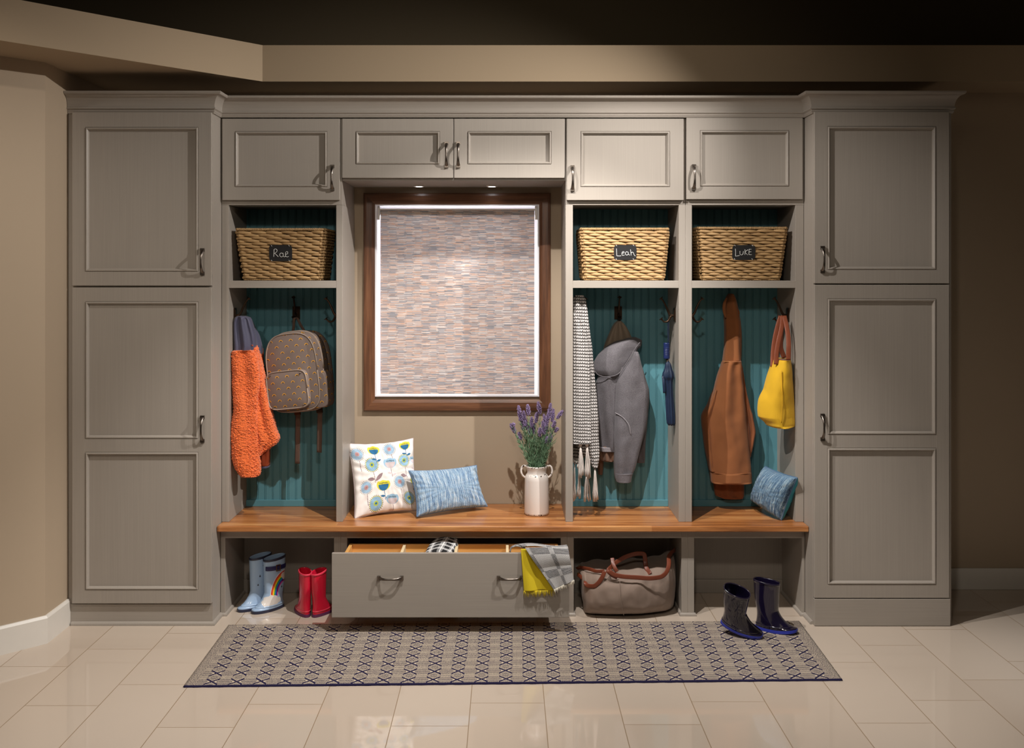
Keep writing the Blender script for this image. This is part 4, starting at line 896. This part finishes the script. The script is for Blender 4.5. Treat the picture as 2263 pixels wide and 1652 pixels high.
# ------------------------------------------------------------------ rain boots
def boot(name, label, loc, rz, Hh, L, W, mats, group=None, paint=None, shaft=.62, sole=.013, tilt=None, n=72, m=90, topslope=0, strap=False, toelift=.0, sw=1.0):
    """local frame: toe towards -y, heel at y=0, +x is the outer side"""
    t = thing(name, label, 'boot', loc, group); t.rotation_euler = (0, 0, rz) if tilt is None else tilt
    sl_ = L*shaft; zi = L*.50; hf = L*.27       # shaft length, ankle height, toe cap height
    def ringat(z, grow=0, inner=0):
        u = max(0, (z-hf*.35)/(zi-hf*.35))
        toe = -L*(1 if z < hf*.35 else 0)
        if z < hf*.35: y0 = -L+ (L*.03*(1-z/(hf*.35)))*0
        else:
            uu = min(1, u); k = (1-uu**.72)**(1/.72) if uu < 1 else 0
            y0 = -(sl_+(L-sl_)*k)+.0
        if z < .02: y0 = -L
        y1 = 0 - .05*L*math.exp(-((z-zi*.75)/(L*.28))**2)
        fl = .05*L*max(0, (z-zi)/(Hh-zi))
        y0 -= fl*.6; y1 += fl*.6
        yc = (y0+y1)/2; a = (y1-y0)/2+grow-inner; ring = []
        foot = max(0, min(1, 1-(z-hf*.6)/(zi-hf*.6))) if z > hf*.6 else 1
        for i in range(n):
            th = 2*PI*i/n; c, s = math.cos(th), math.sin(th); y = yc+a*c
            q_ = (yc-y)/a  # 1 toe, -1 heel
            wf = (W*.5)*(1+.16*q_-.10*q_*q_)*(1.0) ; ws = (W*.5)*(.90+.06*max(0, (z-zi)/(Hh-zi)))*sw
            wid = wf*foot+ws*(1-foot)
            top = 1-.30*max(0, q_)*min(1, z/hf)*foot
            x = (wid*top+grow-inner)*math.copysign(abs(s)**.82, s)
            zz_ = z+topslope*((y-yc)/a)*max(0, (z/Hh-.8)/.2)+toelift*max(0, -y/L-.5)**2*foot
            ring.append((x, y, zz_))
        return ring
    zs = [sole+(Hh-sole)*(i/m) for i in range(m+1)]; rings = [ringat(z) for z in zs]
    b = MB(); b.rings(rings, True, False)
    inn = [ringat(z, inner=.003) for z in (Hh, Hh-.004, Hh*.8, zi)]
    nb = len(b.v)//n
    b.rings([rings[-1]]+inn, False, True)
    if paint is not None:
        V = np.array(b.v); C = paint(V, t); b.cols = np.c_[C, np.ones(len(V))]
    up = obj('upper', b, mats[0], t, smooth='all', fix=False)
    b = MB(); so_ = [ringat(.004, .001), ringat(.004, .003), ringat(.012, .0035), ringat(sole+.0015, .0025)]
    for r_, z in zip(so_, (0, .0015, sole*.75, sole+.0015)):
        for i in range(n):
            q_ = -r_[i][1]/L; lift = toelift*max(0, q_-.5)**2; r_[i] = (r_[i][0], r_[i][1], z+lift)
    b.rings(so_); obj('sole', b, mats[1], t, smooth=True, fix=False)
    b = MB(); rg = [ringat(Hh-h_, g_) for h_, g_ in ((.012, .0005), (.011, .0022), (.001, .0022), (-.0008, .0008), (-.0008, -.002))]
    b.rings(rg, False, False); obj('top_band', b, mats[2], t, smooth='all', fix=False)
    b = MB(); rg = [ringat(z_, g_) for z_, g_ in ((sole+.012, .0003), (sole+.013, .0018), (sole+.018, .0018), (sole+.019, .0003))]
    b.rings(rg, False, False); obj('foxing_stripe', b, mats[0] if len(mats) < 4 else mats[3], t, smooth='all', fix=False)
    t['_ring'] = 0
    return t, ringat, sl_
M['lbrim'] = plain('navy_rubber_band', rgb(40, 42, 62), .4, coat=.3); M['lb'] = attrmat('pale_blue_rubber', .3, 0, coat=.5); M['lbplain'] = plain('pale_blue_rubber_plain', rgb(160, 186, 216), .3, coat=.5)
def bluepaint(rain):
    def f(V, t):
        C = np.tile(np.array(rgb(160, 186, 216)), (len(V), 1)).astype(float); y = -V[:, 1]; z = V[:, 2]; side = V[:, 0] > .004
        dk = np.array(rgb(24, 28, 44))
        def drop(cy, cz, s):
            r = np.hypot(y-cy, z-cz); d = side & ((r < s) | ((np.abs(y-cy) < s*(1-(z-cz)/(s*2.6))) & (z > cz) & (z < cz+s*2.6))); C[d] = dk
        if rain:
            cy, cz = .012, .075; dy, dz = y-cy, z-cz; r = np.hypot(dy*1.25, dz*.82); ang = np.arctan2(dz, dy)
            cols = [(204, 40, 36), (232, 112, 30), (240, 214, 40), (36, 150, 70), (40, 120, 200), (60, 50, 130), (200, 50, 150)]
            m0 = side & (z > .07) & (r < .104) & (r > .052); C[m0 & (r > .100)] = np.array(rgb(225, 225, 225))
            for i, q_ in enumerate(cols):
                hi_ = .100-i*.0066; C[m0 & (r < hi_) & (r > hi_-.0066) & (ang > 0) & (ang < 1.75)] = np.array(rgb(*q_))
            for (a_, c_, s_) in ((.106, .058, .019), (.090, .066, .017), (.074, .060, .020), (.122, .045, .015), (.096, .045, .020), (.066, .046, .017), (.048, .052, .014)):
                C[side & (np.hypot(y-a_, z-c_) < s_)] = np.array(rgb(226, 220, 214))
            for (a_, c_, s_) in ((.012, .165, .014), (.020, .175, .015), (.004, .182, .012)):
                C[side & (np.hypot(y-a_, z-c_) < s_)] = np.array(rgb(226, 210, 200))
            drop(.030, .115, .004); drop(.022, .146, .0035)
        else:
            for a_, c_, s_ in ((.05, .115, .0045), (.03, .15, .005), (.075, .17, .004), (.02, .20, .0045), (.055, .225, .0045), (.03, .08, .0055), (.085, .125, .0035)): drop(a_, c_, s_)
        return C
    return f
# pale blue pair: the toes point to the left front
Lb = .185
for (hx, hy, lab, rain) in ((596, 1334, 'left pale blue rain boot with dark raindrops, partly behind the rainbow one', False), (627, 1338, 'right pale blue rain boot with a rainbow and cloud print', True)):
    p = onz(hx, hy, 0); rz = math.radians(-47)
    t, rg, sl_ = boot('rain_boot', lab, (p.x, p.y, 0), rz, .272, Lb, .074, [M['lb'], M['lbrim'], M['lbrim'], M['lbplain']], 'pale blue rain boots in the left shoe cubby', bluepaint(rain), shaft=.60, n=260, m=260, topslope=.006, sw=1.0)
    if rain:
        zc = .222; r1 = rg(zc-.012, .002); b = MB()
        n_ = len(r1); idx = [i for i in range(n_) if r1[i][0] > .012]
        outer = []
        for i in idx:
            outer.append(Vector((r1[i][0]+.001, r1[i][1], zc)))
        b.tube(outer[::6], .0115, 10, flat=.18, wdir=(0,0,1)); stp = obj('strap', b, M['umbh'] if 0 else plain('navy_strap', rgb(38, 36, 84), .4), t, smooth='all', fix=False)
        mid = outer[len(outer)//2]; b = MB(); b.rect_sweep(mid.y-.013, mid.y+.013, zc-.017, zc+.017, [(0, 0), (.004, 0), (.004, -.004), (0, -.004)])
        b.v = [(mid.x+.0015-v[1], v[0], v[2]) for v in b.v]; obj('buckle', b, M['brass'], stp, bevel=.0008, fix=False)
M['red'] = plain('glossy_red_rubber', rgb(206, 26, 56), .22, var=.04, coat=.6); M['redsole'] = plain('plum_sole', rgb(92, 40, 78), .5); M['redrim'] = plain('pink_red_edge', rgb(222, 60, 84), .3, coat=.4)
for (hx, lab, rz) in ((671, 'left red rubber boot standing in the left shoe cubby', 180+26), (701, 'right red rubber boot next to the grey drawer front', 180-26)):
    p = onz(hx, 1364, 0); rr2 = math.radians(rz); boot('rubber_boot', lab, (p.x+.045*math.sin(rr2-math.pi)*1.0, p.y-.002, 0), rr2, .228, .180, .070, [M['red'], M['redsole'], M['redrim'], M['redrim']], 'small red rubber boots', shaft=.50, topslope=-.005, sw=.92)
M['nv'] = plain('glossy_navy_rubber', rgb(20, 15, 38), .15, var=.05, coat=1.0); M['nvsole'] = plain('cobalt_sole', rgb(38, 50, 150), .4, coat=.3)
# standing navy boot
p = onz(1668, 1389, 0.004); boot('gum_boot', 'right glossy navy boot standing flat on the corner of the rug', (p.x+.005, p.y+.015, .0065), math.radians(62), .240, .205, .084, [M['nv'], M['nvsole'], M['nv'], M['nv']], 'navy gum boots at the right end of the rug', shaft=.56, topslope=.006, toelift=.05)
# tipped navy boot, its sole turned to the viewer
p = onz(1586, 1396, 0.0)
Rm = Matrix.Rotation(math.radians(60), 4, 'Z') @ Matrix.Rotation(math.radians(0), 4, 'X') @ Matrix.Rotation(math.radians(-22), 4, 'Y') @ Matrix.Rotation(math.radians(13), 4, 'X')
tb_, _, _ = boot('gum_boot', 'left glossy navy boot tipped so its cobalt blue sole shows', (p.x+.01, p.y-.02, .058), 0, .225, .205, .084, [M['nv'], M['nvsole'], M['nv'], M['nv']], 'navy gum boots at the right end of the rug', shaft=.56, tilt=Rm.to_euler(), topslope=.006)
# ------------------------------------------------------------------ duffel bag
c4 = crop(1260, 1200, 4.352)
M['canvas'] = fabric('taupe_duffel_canvas', rgb(134, 116, 104), .75, weave=1000, bs=.3); M['tanl'] = plain('cognac_leather', rgb(112, 54, 34), .45, var=.15, scale=30, coat=.12, bs=.15, bscale=300)
df = thing('duffel_bag', 'taupe canvas duffel bag with cognac leather handles in the shoe cubby', 'bag', (X(1380, 5.2), 5.25, 0))
st = smoothrows([(70,240,262,5.19,5.24),(100,236,330,5.16,5.27),(118,245,520,5.13,5.30),(150,262,640,5.10,5.34),(200,272,700,5.075,5.37),(300,280,716,5.06,5.39),(450,284,722,5.055,5.40),(600,276,708,5.055,5.41),(740,262,690,5.07,5.41),(850,238,670,5.09,5.41),(920,205,655,5.11,5.41),(975,150,640,5.14,5.40),(1000,130,560,5.18,5.38)], 150)
b = MB(); R = []
for i, (x_, zt_, zb_, yf, ybk) in enumerate(st):
    yc = (yf+ybk)/2; fl = yf+.02
    pt = c4.p(x_, zt_, fl); xw = X(1260+x_/4.352, yf+.03); ztw = pt.z; zbw = max(.0015, ZZ(1200+zb_/4.352, yf)) ; ring = []
    if x_ > 150: zbw = .0015
    for k in range(90):
        th = 2*PI*k/90; c, s = math.cos(th), math.sin(th); y = yc+(ybk-yf)/2*math.copysign(abs(c)**.55, c); z = (ztw+zbw)/2+(ztw-zbw)/2*math.copysign(abs(s)**.6, s)
        d = .010*nz(xw, y, z, 9, 51)+.006*nz(xw, y, z, 26, 52)+.006*math.sin(60*xw+22*z)*max(0, s)
        y += -d if c < 0 else d; z += (.4*d if s > .2 else 0)
        if c < 0: y += -.022*math.sin(PI*min(1, max(0, (z-zbw)/(ztw-zbw+1e-6))))*1.0+.006
        ring.append((xw+.01*nz(0, y, z, 6, 53), y, max(z, .0015)))
    R.append(ring)
b.rings(R); du = obj('body', b, M['canvas'], df, smooth='all')
b = MB(); b.tube(smoothpts([c4.p(x_, y_, Y_) for x_, y_, Y_ in ((478,362,5.037),(482,450,5.03),(488,540,5.03),(502,640,5.04),(516,690,5.05))], 30), .0013, 6); obj('seam', b, M['canvas'], du, smooth='all')
def strapc(name, pts, w_=.0115, wd='view', mat=M['tanl']):
    b = MB(); b.tube(smoothpts([c4.p(x_, y_, Y_) for x_, y_, Y_ in pts], 50), w_, 10, flat=.13, wdir=wd); return obj(name, b, mat, df, smooth='all')
strapc('handle', [(455,330,5.06),(400,298,5.055),(366,264,5.06),(400,222,5.09),(450,178,5.12),(560,120,5.14),(650,98,5.15),(712,106,5.16),(722,160,5.16),(732,230,5.14),(770,294,5.10)])
strapc('handle', [(372,262,5.05),(420,300,5.045),(520,320,5.04),(640,328,5.035),(760,336,5.035),(860,326,5.04),(920,285,5.05),(948,215,5.08),(950,130,5.13),(980,85,5.18),(1012,62,5.22)])
strapc('handle_end', [(404,140,5.11),(412,190,5.09),(432,240,5.075),(452,272,5.07)], .010)
strapc('side_strap', [(332,268,5.06),(312,320,5.055),(276,375,5.055),(225,412,5.06),(180,410,5.07),(150,388,5.08),(150,365,5.10)], .011)
strapc('zip_trim', [(62,244,5.19),(85,236,5.17),(130,236,5.14),(190,248,5.11),(255,268,5.09),(330,266,5.08)], .009)
strapc('strap_tab', [(70,296,5.17),(100,320,5.14),(135,345,5.12),(158,360,5.11)], .010)
for px_, py_ in ((92, 222), (80, 292)):
    b = MB(); q0 = c4.p(px_, py_, 5.165); b.tube([q0+Vector((.006*math.cos(a), 0, .006*math.sin(a))) for a in [2*PI*k/20 for k in range(21)]], .0018, 6); obj('ring', b, M['brass'], df, smooth='all')
# ------------------------------------------------------------------ drawer textiles
def plaidmat(name, per, dk, lt, fine=False):
    m, nt, b = newmat(name); at_ = nt.nodes.new('ShaderNodeAttribute'); at_.attribute_name = 'col'; sp = nt.nodes.new('ShaderNodeSeparateColor'); nt.links.new(at_.outputs['Color'], sp.inputs[0])
    u, v = E(sp.outputs[0]), E(sp.outputs[1])
    if fine:   # glen plaid: houndstooth bands and fine lines
        bu = ((u/.55+.05).frac()).lt(.22); bv = ((v/.60+.04).frac()).lt(.30)
        cu = ((u*34).frac()).lt(.5); cv = ((v*34).frac()).lt(.5); fu = ((u*68).frac()).lt(.5); fv = ((v*68).frac()).lt(.5)
        tw = ((u*68+v*68).frac()).lt(.5)
        a = E.op('ADD', cu*tw, cv*(1-tw), clamp=True); f_ = E.op('ADD', fu*.6+.1, fv*.35-.05, clamp=True)
        s_ = bu*cu*tw+bv*cv*(1-tw)
        both = bu.max(bv); f = (s_*1.0).max((1-both)*f_)
        f = f.max(bu*bv*a)
    else:
        pu, pv = (u/per).frac(), (v/per).frac(); su = pu.lt(.5); sv = pv.lt(.5); tw = ((u*90+v*90).frac()).lt(.5)
        lu = (pu-.72).abs().lt(.05); lv = (pv-.72).abs().lt(.05)
        f = ((1-su)*tw*.6+(1-sv)*(1-tw)*.6+lu+lv).sat()
    setc(b, mixc(f, dk, lt)); b.inputs['Roughness'].default_value = .9; bump(b, ((u*200).sin()+(v*200).sin())*.25+.5, .5, .001); return m
def sheet(corners, nu, nv, fn, mat, name, parent, mats2=None):
    """corners tl, tr, br, bl in world space"""
    tl, tr, br, bl = [Vector(c) for c in corners]; mb = MB(); cols = []
    def P(u, v):
        p = tl*(1-u)*(1-v)+tr*u*(1-v)+br*u*v+bl*(1-u)*v; cols.append((u, v, 0, 1)); return p+Vector(fn(u, v))
    mb.grid(P, nu, nv); mb.cols = cols; return obj(name, mb, mat, parent, smooth='all', solid=.003)
M['glen'] = plaidmat('black_white_glen_plaid', .3, rgb(34, 34, 40), rgb(216, 214, 212), True); M['ybl'] = plain('yellow_wool', rgb(212, 188, 30), .95, var=.15, scale=500, bs=.8, bscale=900); M['fringe'] = plain('cream_fringe', rgb(214, 208, 192), .9)
cl = thing('plaid_blanket', 'folded blanket, grey plaid outside and yellow inside, hanging over the drawer front', 'blanket', tuple(at(1200, 1215, 4.85)))
wv_ = lambda u, v: (0, -.010*math.sin(PI*min(1, v*1.6))-.006*math.sin(9*u+2)*v-.004, 0)
Yb_ = 4.825
sheet((at(1151, 1213, 4.84), at(1180, 1211, 4.84), at(1224, 1303, Yb_), at(1158, 1306, Yb_)), 40, 50, lambda u, v: (0, .004-.008*math.sin(8*u)*v, 0), M['ybl'], 'yellow_side', cl)
gtl, gtr, gbr, gbl = at(1160, 1209, 4.842), at(1256, 1212, 4.835), at(1268, 1281, Yb_-.012), at(1224, 1302, Yb_-.012)
def gl(u, v): return (0, -.012*math.sin(PI*min(1, v*2))-.006*math.sin(7*u+3*v)*v-.006, .004*math.sin(PI*u)*(1-v))
sheet((gtl, gtr, gbr, gbl), 70, 70, gl, M['glen'], 'plaid_side', cl)
sheet((at(1133, 1206, 4.94), at(1250, 1205, 4.96), gtr+Vector((0,.004,.002)), gtl+Vector((-.01,.004,.002))), 40, 24, lambda u, v: (0, 0, .010*math.sin(PI*v)+.006*math.sin(6*u)), M['glen'], 'folded_top', cl)
b = MB(); b.tube(smoothpts([at(1127, 1219, 4.885), at(1130, 1209, 4.885), at(1142, 1205, 4.885), at(1156, 1208, 4.87), at(1162, 1216, 4.855)], 24), .013, 10, flat=.3, wdir=(0,1,0)); b.cols = [((i*.037) % 1, (i*.011) % 1, 0, 1) for i in range(len(b.v))]; obj('rolled_edge', b, M['glen'], cl, smooth='all')
b = MB(); random.seed(3)
for i in range(40):
    u = i/39; p = at(1158+66*u, 1305-2*u, Yb_+.002); e = p+Vector((random.uniform(-.006, .006), random.uniform(-.004, .002), -random.uniform(.020, .034))); b.tube([p, (p+e)/2+Vector((random.uniform(-.002, .002), 0, 0)), e], [.0018, .0014, .0008], 5)
obj('yellow_fringe', b, M['ybl'], cl, smooth='all')
b = MB()
for i in range(34):
    u = i/33; p = gbl*(1-u)+gbr*u+Vector((0, -.008, .003)); e = p+Vector((random.uniform(-.001, .008), random.uniform(-.004, .002), -random.uniform(.014, .024))); b.tube([p, (p+e)/2+Vector((random.uniform(-.002, .002), 0, 0)), e], [.0016, .0013, .0008], 5)
obj('cream_fringe', b, M['fringe'], cl, smooth='all')
M['plaid'] = plaidmat('black_white_plaid', .13, rgb(20, 20, 22), rgb(220, 220, 220))
pc_ = MB(); R = []; cols = []
A0, A1 = at(966, 1222, 4.98), at(985, 1190, 5.10)
for i in range(40):
    v = i/39; c_ = A0*(1-v)+A1*v; rr_ = .052+.006*math.sin(3*v)
    for_ = []
    for k in range(60):
        th = 2*PI*k/60; for_.append((c_.x+rr_*1.25*math.cos(th), c_.y+.01*math.sin(th)*(1 if 1 else 0)+.02*math.sin(th), c_.z-.018+rr_*.45*math.sin(th)+.002*math.sin(5*th))); cols.append((k/60, v*.6, 0, 1))
    R.append(for_)
pc_.rings(R); pc_.cols = cols
rl = obj('plaid_scarf', pc_, M['plaid'], smooth='all'); tag(rl, 'rolled black and white plaid scarf lying inside the open drawer', 'scarf')
# ------------------------------------------------------------------ rug
BL, BR, FR, FL = onz(505, 1380, .006), onz(1766, 1371, .006), onz(1862, 1501, .006), onz(405, 1516, .006)
def rugmat():
    m, nt, b = newmat('navy_cream_woven_rug'); at_ = nt.nodes.new('ShaderNodeAttribute'); at_.attribute_name = 'col'; sp = nt.nodes.new('ShaderNodeSeparateColor'); nt.links.new(at_.outputs['Color'], sp.inputs[0])
    X_, Y_ = E(sp.outputs[0])*2.87, E(sp.outputs[1])*.735     # metres along and across
    wob = (nse(vec(X_*2.2, Y_*5, 0.0), 1, 2)-.5)*.03; Xw = X_+wob; Yw = Y_+(nse(vec(X_*3, Y_*3, 7.0), 1, 1)-.5)*.02
    PX, PY = .107, .0895; cx_ = ((Xw/PX).frac()-.5)*PX; cy_ = ((Yw/PY).frac()-.5)*PY
    ax, ay = cx_.abs(), cy_.abs()
    st = (Xw/.0050).frac(); st2 = ((Xw+Yw*.35)/.0050).frac()
    jag = (((Xw/.0070).frac()-.5).abs())*.016
    dx = (.0535-ax)
    cross = ((ay-dx*1.02).abs()-jag*.6).lt(.0050)*dx.lt(.0300)
    arm = ((ay-.0305).abs()-jag*.15).lt(.0011)*ax.lt(.030)*st.lt(.72)
    inn = (dx*1.02-ay).gt(.0052)+(ax.lt(.018))
    core = ay.lt(.0062)*ax.lt(.034)*st2.lt(.70)*inn.sat()
    inn = inn.sat(); t1 = (ay-.0150).abs().lt(.0052)*st2.lt(.64)*inn; t2 = (ay-.0252).abs().lt(.0036)*st2.lt(.55)*inn*ax.lt(.034)
    wave = (ay-.0395+(.030-dx).max(0.0)*.22).abs().lt(.0014)
    ww = (ay-.0365+(.020-dx).max(0.0)*.55).abs().lt(.0013)*dx.lt(.020)
    dia = ((ay-.0447).abs()+(dx).abs()*.42); d1 = (dia-.0062).abs().lt(.0013); d2 = dia.lt(.0024); d3 = (dia-.0105).abs().lt(.0013)*st.lt(.7)
    dot = (ay-.0425).abs().lt(.0012)*ax.lt(.030)*st.lt(.5)
    tri = ((dx*1.02-ay).lt(-.0105)*ay.lt(.0340)*st.lt(.45)); f = cross.max(arm).max(tri).max(core).max(t1).max(t2).max(wave).max(d1).max(d2).max(d3).max(dot)
    side = X_.lt(.045).max(X_.gt(2.825)); f = (f*(1-side)).max(side*(nse(vec(X_*300, Y_*300, 0.0), 1, 1).gt(.5)*.8+.12))
    edge = Y_.lt(.012); f = f.max(edge)
    n = nse(vec(X_*160, Y_*260, 0.0), 1, 2)
    lt_ = mixc(n, rgb(184, 168, 146), rgb(212, 198, 176)); setc(b, mixc(f, lt_, rgb(36, 32, 62))); b.inputs['Roughness'].default_value = .95; b.inputs['Specular IOR Level'].default_value = .15
    bump(b, (X_*1360.0).sin()*.5+n, .5, .0015); return m
mb = MB(); nu, nv = 240, 64; cols = []
def rp(u, v):
    p = FL*(1-u)*(1-v)+FR*u*(1-v)+BR*u*v+BL*(1-u)*v; e = min(1, min(u, 1-u)*30, min(v, 1-v)*10); z = .0062+.0022*e*nz(p.x, p.y, 0, 6, 3)+.0012*e*nz(p.x, p.y, 0, 16, 4)
    j = .003*nz(p.x*3, p.y*3, 0, 9, 5) if v in (0, 1) else 0
    return Vector((p.x, p.y+j, z))
g0 = mb.grid(rp, nu, nv); base_ = len(mb.v)
cols = [(i/nu, j/nv, 0, 1) for j in range(nv+1) for i in range(nu+1)]
# edges down to the floor and a bottom
per = [i for i in range(nu+1)]+[j*(nu+1)+nu for j in range(1, nv+1)]+[nv*(nu+1)+i for i in range(nu-1, -1, -1)]+[j*(nu+1) for j in range(nv-1, 0, -1)]
lowv = [(mb.v[i][0], mb.v[i][1], .0008) for i in per]; mb.v.extend(lowv); cols += [cols[i] for i in per]
for k in range(len(per)):
    k2 = (k+1) % len(per); mb.f.append((per[k], per[k2], base_+k2, base_+k)); mb.m.append(0)
mb.cols = cols
rg_ = obj('rug', mb, rugmat(), smooth='all'); tag(rg_, 'long navy and cream patterned woven runner rug on the tile floor', 'rug')
